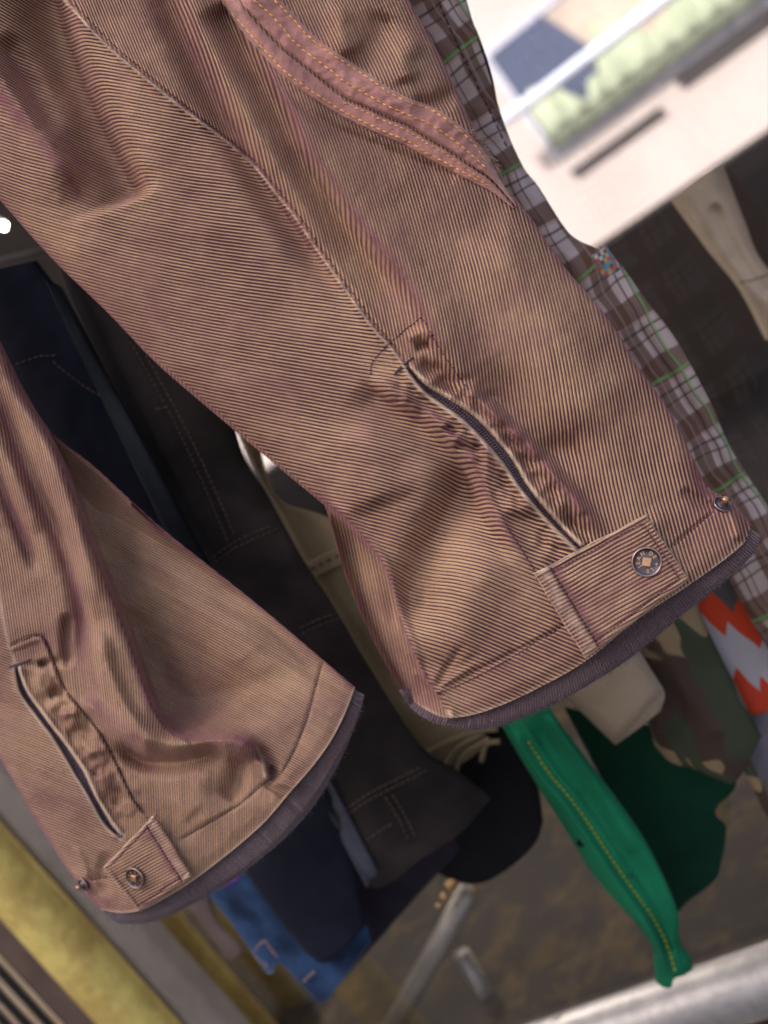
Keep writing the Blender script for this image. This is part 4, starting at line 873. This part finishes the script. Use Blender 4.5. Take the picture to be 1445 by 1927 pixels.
# dark trousers in the middle left
th, o, s_ = garment('dark_trousers', 'black-brown jeans with faint double seams between the two brown legs', 'jeans', [(-60, 120), (320, 300)], [(640, 1560), (690, 1655), (722, 1668), (800, 1612), (870, 1565), (925, 1500)],
    [(-60, 120), (60, 380), (160, 620), (300, 900), (420, 1120), (540, 1340), (600, 1460), (640, 1560)], [(320, 300), (440, 800), (500, 925), (570, 1050), (625, 1135), (700, 1262), (790, 1400), (860, 1450), (925, 1500)], .84, .022, DARK1, 121, .005, [([(170, 480), (300, 740), (430, 1010)], -4, 8, 8), ([(60, 380), (250, 740), (420, 1080)], 5, 14, 14)], group=GP, nv=200)
FAINT = cloth('faint_thread', (.16, .10, .09), (.11, .07, .065), 200, 2500, .0002)
for q in ([(200, 560), (300, 740), (360, 860), (430, 1020)], [(214, 556), (312, 735), (374, 855), (444, 1012)], [(400, 1048), (450, 1015), (520, 985)], [(404, 1058), (456, 1024), (526, 994)], [(565, 1182), (600, 1165), (645, 1150)], [(568, 1192), (604, 1175), (648, 1160)], [(652, 1522), (700, 1490), (800, 1440)], [(656, 1532), (704, 1500), (804, 1450)], [(690, 1580), (740, 1548)], [(725, 1500), (752, 1545), (770, 1585)], [(738, 1495), (765, 1540), (783, 1580)]):
    stitches('seam_stitching', q, s_, FAINT, o, 9, 2.5, 1.6, lift=.001)
ss2 = patchsheet('side_seam', [(570, 1440), (600, 1420), (712, 1640), (690, 1672)], s_, GREYD, o, .004)
stitches('bar_tack', [(292, 770), (322, 764)], s_, FAINT, o, 12, 1, 2.2)
th, o, s_ = garment('navy_trousers', 'navy jeans with a faded grey edge at the far left of the dark clothes', 'jeans', [(-60, 520), (70, 490)], [(120, 960), (300, 1040), (430, 1120)],
    [(-60, 520), (-20, 640), (40, 800), (120, 960)], [(70, 490), (140, 590), (250, 790), (340, 960), (430, 1120)], .80, .018, NAVY, 131, .004, group=GP)
patchsheet('faded_edge', [(80, 520), (118, 540), (400, 1080), (330, 1040)], s_, FADE, o, .005)
stitches('seam_stitching', [(20, 690), (70, 672), (110, 668)], s_, FAINT, o, 9, 2.5, 1.6)
stitches('pocket_stitching', [(100, 680), (150, 720), (190, 745), (232, 766)], s_, FAINT, o, 9, 2.5, 1.4)
# khaki
th, o, s_ = garment('khaki_trousers', 'khaki cotton trousers with ragged ties, partly hidden behind the near brown leg', 'trousers', [(380, 640), (460, 660)], [(800, 1430), (860, 1440), (925, 1395)],
    [(380, 640), (440, 800), (570, 1050), (700, 1280), (800, 1430)], [(460, 660), (498, 878), (535, 945), (640, 990), (745, 1150), (860, 1320), (925, 1395)], .90, .012, KHAK, 141, .005, [([(500, 900), (640, 1120), (780, 1340)], -4, 14, 10)], group=GP)
patchsheet('pocket_flap', [(572, 1062), (650, 1022), (672, 1050), (592, 1092)], s_, KHAK, o, .006)
stitches('flap_stitching', [(584, 1072), (618, 1055), (650, 1038)], s_, PURTHR, o, 12, 5, 2.2, lift=.007)
for q in ([(800, 1418), (850, 1392), (900, 1375), (935, 1372)], [(835, 1440), (860, 1405), (905, 1380)], [(855, 1458), (870, 1420), (920, 1390)], [(905, 1432), (915, 1400), (940, 1395)]):
    v, f = tubev([tuple(P(a, b, .89*float(wdep(a, b)))) for a, b in spline(q, 12)], .0025, 8); mkp('tie', v, f, KHAK, o)
# lower middle
garment('charcoal_trousers', 'violet-black trousers hanging behind the blue jeans', 'trousers', [(420, 1300), (780, 1250)], [(640, 1850), (720, 1760), (790, 1680), (865, 1600)], [(420, 1300), (540, 1600), (640, 1850)], [(780, 1250), (830, 1450), (865, 1600)], .92, .014, cloth('violet_black', (.022, .018, .030), (.035, .028, .045), 10), 151, .006, [([(560, 1500), (650, 1660), (740, 1790)], 6, 20, 20)], group=GP)
th, o, s_ = garment('blue_jeans', 'bright blue jeans with a pale stitched hem, lowest at the bottom', 'jeans', [(230, 1380), (560, 1330)], [(498, 1828), (512, 1832), (527, 1812), (575, 1862), (606, 1888), (640, 1850), (700, 1770)],
    [(230, 1380), (330, 1570), (385, 1672), (440, 1745), (498, 1828)], [(560, 1330), (640, 1560), (700, 1770)], .85, .012, BLUE, 161, .005, [([(430, 1600), (520, 1740), (600, 1850)], 4, 16, 16), ([(480, 1560), (560, 1700), (640, 1800)], -6, 16, 16)], group=GP,
    attrs={'lite': lambda U, V, S, T: np.clip(.22*np.exp(-(S/.10)**2)*(T > .4)+.35*np.exp(-((1-T)/.012)**2), 0, 1)})
for q in ([(474, 1795), (497, 1768)], [(497, 1768), (527, 1808)], [(570, 1848), (600, 1820)], [(480, 1800), (512, 1826)]): stitches('hem_stitching', q, s_, PALETHR, o, 9, 2, 1.8, lift=.001)
garment('fold_shade_leg', 'very dark navy leg over the right half of the blue jeans, for shade in their fold', 'jeans', [(400, 1420), (600, 1400)], [(568, 1785), (585, 1800), (612, 1812), (655, 1778), (690, 1740)], [(400, 1420), (440, 1590), (475, 1660), (520, 1725), (568, 1785)], [(600, 1400), (650, 1560), (690, 1740)], .83, .016, cloth('fold_shade_navy', (.006, .008, .018), (.010, .013, .028), 10), 166, .004, group=GP)  # dark sheet laid over the blue jeans for the shade inside their fold
PURP = paint('violet_tag', (.20, .07, .42), .6)
patchsheet('violet_tag', [(402, 1648), (440, 1628), (452, 1655), (418, 1672)], s_, PURP, o, .003)
garment('brown_cord_trousers', 'small brown corduroy cuff hanging left of the blue jeans', 'trousers', [(270, 1500), (380, 1480)], [(425, 1800), (440, 1806), (462, 1790)], [(270, 1500), (340, 1680), (425, 1800)], [(380, 1480), (400, 1700), (462, 1790)], .87, .008, BRNC, 171, .004, group=GP)
garment('black_top', 'plain black garment with a rounded hem left of the green trousers', 'top', [(700, 1150), (950, 1250)], [(800, 1630), (850, 1655), (905, 1662), (965, 1628), (1008, 1585), (1022, 1545)], [(700, 1150), (760, 1400), (800, 1630)], [(950, 1250), (985, 1400), (1012, 1480), (1022, 1545)], .93, .02, BLACK, 181, .014, group=GP)
# green trousers
garment('green_reflection', 'dark green ragged cloth standing in for the reflection of the bright green trousers', 'trousers', [(1060, 1330), (1330, 1390)], [(1270, 1725), (1290, 1700), (1352, 1645), (1330, 1592)], [(1060, 1330), (1160, 1520), (1240, 1660), (1270, 1725)],  # cloth shaped as the mirror image of the green trousers in the glass
    [(1330, 1390), (1385, 1470), (1345, 1525), (1366, 1558), (1330, 1592)], .985, .006, cloth('green_reflection_cloth', (.004, .052, .027), (.003, .032, .018), 10), 251, .004, group=GP)
G_l = [(900, 1285), (943, 1365), (993, 1450), (1053, 1545), (1123, 1655), (1193, 1735), (1226, 1780), (1229, 1812), (1233, 1848)]
G_r = [(985, 1240), (1033, 1330), (1098, 1420), (1158, 1500), (1213, 1580), (1253, 1660), (1275, 1720), (1279, 1770), (1299, 1800), (1303, 1824)]
G_s = [(962, 1345), (993, 1395), (1033, 1455), (1083, 1515), (1133, 1590), (1173, 1650), (1223, 1720), (1253, 1775), (1272, 1835)]
th, o, s_ = garment('green_trousers', 'bright green trousers with yellow seam stitching hanging over the metal rail', 'trousers', [(900, 1285), (985, 1240)], [(1233, 1848), (1248, 1858), (1262, 1858), (1268, 1842), (1285, 1836), (1303, 1824)], G_l, G_r, .88, .026, GRN, 191, .006,
    [(G_s, -2.5, 4, 5), ([(p[0]-16, p[1]+8) for p in G_s], 10, 12, 9), ([(p[0]+32, p[1]-6) for p in G_s[:-1]], -12, 20, 26), ([(1030, 1340), (1120, 1480), (1200, 1610)], 7, 16, 16), ([(1180, 1640), (1235, 1730), (1262, 1800)], -7, 9, 9), ([(1228, 1795), (1262, 1786), (1292, 1788)], -2, 6, 6)], group=GP, nu=90, nv=220)
YTH = cloth('yellow_thread', (.62, .55, .04), (.5, .45, .03), 200, 2500, .0002)
stitches('yellow_stitching', G_s[1:], s_, YTH, o, 7, 4, 1.8, lift=.0012)
DGT = cloth('dark_green_thread', (.01, .10, .06), (.008, .08, .05), 200, 2500, .0002)
stitches('seam_stitching', [(p[0]-9, p[1]+7) for p in G_s[1:]], s_, DGT, o, 7, 3, 1.3, lift=.001); stitches('seam_stitching', [(p[0]+16, p[1]-4) for p in G_s], s_, DGT, o, 7, 3, 1.1, lift=.001)
stitches('hem_stitching', [(1230, 1806), (1262, 1812), (1296, 1796)], s_, DGT, o, 6, 3, 1.2, lift=.001)
d0 = float(s_(1092, 1586)); v, f = tubev([tuple(P(1092, 1586, d0+.001)), tuple(P(1092.5, 1586, d0-.003))], .0035, 16); mkp('button', v, f, BLACK, o)
# right: folded beige cuff, camouflage, orange and white
th, o, s_ = garment('beige_trousers', 'beige trousers with a turned-up cuff below the near snap tab', 'trousers', [(960, 1080), (1120, 1060)], [(1157, 1402), (1200, 1372), (1243, 1338)],
    [(960, 1080), (1060, 1290), (1088, 1330), (1120, 1365), (1157, 1402)], [(1120, 1060), (1200, 1225), (1222, 1262), (1250, 1302), (1243, 1338)], .90, .012, BEIGE, 201, .004, group=GP)
patchsheet('turned_up_cuff', [(1052, 1300), (1190, 1205), (1250, 1300), (1157, 1402)], s_, BEIGE, o, .006)
th, o, s_ = garment('camouflage_trousers', 'dark camouflage trousers between the beige cuff and the orange print', 'trousers', [(1040, 960), (1280, 1040)], [(1232, 1405), (1262, 1435), (1300, 1445), (1345, 1465), (1385, 1470), (1432, 1385)],
    [(1040, 960), (1130, 1160), (1205, 1320), (1232, 1405)], [(1280, 1040), (1325, 1170), (1384, 1290), (1432, 1385)], .93, .02, cm.m, 211, .006, [([(1200, 1150), (1290, 1290), (1350, 1400)], 5, 25, 20)], group=GP)
stitches('hem_stitching', [(1235, 1375), (1275, 1388), (1330, 1385)], s_, PURTHR, o, 8, 3, 1.3)
v, f = tubev([tuple(P(a, b, .92*float(wdep(a, b)))) for a, b in spline([(1385, 1400), (1420, 1470), (1450, 1530), (1490, 1600)], 10)], .0045, 8); mkp('strap', v, f, cm.m, o)
garment('orange_print_top', 'orange and white printed garment right of the camouflage trousers', 'top', [(1260, 980), (1400, 960)], [(1395, 1345), (1440, 1340), (1560, 1290)], [(1260, 980), (1300, 1170), (1360, 1290), (1395, 1345)], [(1400, 960), (1460, 1110), (1560, 1290)], .96, .01, ow.m, 221, .004, group=GP, attrs={'px': HA['px'], 'py': lambda U, V, S, T: V+.35*(1445-U)+30})
garment('grey_print_top', 'lilac grey garment below the orange print at the right edge', 'top', [(1390, 1300), (1500, 1280)], [(1405, 1440), (1450, 1470), (1540, 1440)], [(1390, 1300), (1405, 1440)], [(1500, 1280), (1540, 1440)], .975, .01, cloth('lilac_grey', (.26, .24, .30), (.20, .19, .24)), 231, group=GP)
# inside the shop
th, o, s_ = garment('reflected_leg', 'sand coloured leg behind the glass at the right edge, for a reflected passer-by', 'trousers', [(1262, 378), (1300, 344), (1358, 306)], [(1440, 640), (1560, 610)],  # leg placed inside the shop in place of a passer-by mirrored in the glass
    [(1262, 378), (1330, 470), (1390, 545), (1440, 640)], [(1358, 306), (1398, 410), (1440, 500), (1560, 610)], 1.22, .03, cloth('pale_sand_cotton', (.80, .66, .50), (.66, .54, .40), 8), 241, .008, [([(1340, 380), (1400, 500), (1460, 560)], -6, 12, 12)], group=None)
stitches('knee_seam', [(1390, 532), (1425, 524), (1470, 505)], s_, PURTHR, o, 12, 1, 1.6, lift=.001)
STEEL = paint('rack_steel', (.36, .34, .31), .4, .5); BRASS = paint('brass_fittings', (.62, .42, .18), .3, .9)
q = lambda u, v, k: P(float(u), float(v), k*float(wdep(u, v)))
RK = Th('clothes_rack', 'steel tube clothes rack with brass joint behind the glass', 'rack', q(800, 1927, 1.15))
v, f = tubev([tuple(q(700, 2000, 1.12)), tuple(q(885, 1675, 1.14))], .013, 20); mkp('tube', v, f, STEEL, RK)
v, f = tubev([tuple(q(868, 1795, 1.16)), tuple(q(985, 1990, 1.16))], .011, 20); mkp('tube', v, f, STEEL, RK)
v, f = tubev([tuple(q(868+26*math.cos(a), 1672+14*math.sin(a), 1.13)) for a in np.linspace(-2.8, .6, 14)], .0035, 8); mkp('brass_ring', v, f, BRASS, RK)
for i, (a, b, r) in enumerate(((848, 1668, .007), (836, 1690, .006), (862, 1652, .006), (826, 1706, .004))):
    fr_ = (q(a, b, 1.12), np.array([1., 0, 0]), np.array([0, 0, 1.]), np.array([0, -1., 0]), r)
    v, f = lathe([(.1, -.8), (.7, -.6), (1, 0), (.7, .6), (.1, .8)], fr_, 14); mkp('brass_knob', v, f, BRASS, RK)
LAMP = NB('lit_bulb'); LAMP.b.inputs['Emission Color'].default_value = (1, .95, .88, 1); LAMP.b.inputs['Emission Strength'].default_value = 3
lp = onY(6, 424, 1.0); LT = Th('ceiling_lamp', 'small lit round lamp in the dark shop at the left edge', 'lamp', lp)
V, Fc = lathe([(.05, -1), (.6, -.8), (1, 0), (.6, .8), (.05, 1)], (lp, np.array([1., 0, 0]), np.array([0, 0, 1.]), np.array([0, -1., 0]), .007), 20); mkp('bulb', V, Fc, LAMP.m, LT)
v, f = tubev([tuple(lp+[0, 0, .008]), tuple(lp+[0, 0, .3])], .0015, 8); mkp('cord', v, f, BLK, LT)

v, f = tubev([tuple(q(-30, 500, 1.1)), tuple(q(90, 470, 1.1))], .004, 12); o = mk('hanging_rail', v, f, BLK, None, O=q(20, 490, 1.1)); tagm(o, 'short dull metal rail in the dark below the small lamp', 'rail')

pl_ = bpy.data.lights.new('ceiling_lamp_light', 'POINT'); pl_.energy = 10; pl_.color = (1, .90, .78); pl_.shadow_soft_size = .03
po_ = bpy.data.objects.new('ceiling_lamp_light', pl_); COL.objects.link(po_); po_.location = tuple(lp+np.array([.0, -.03, -.05]))
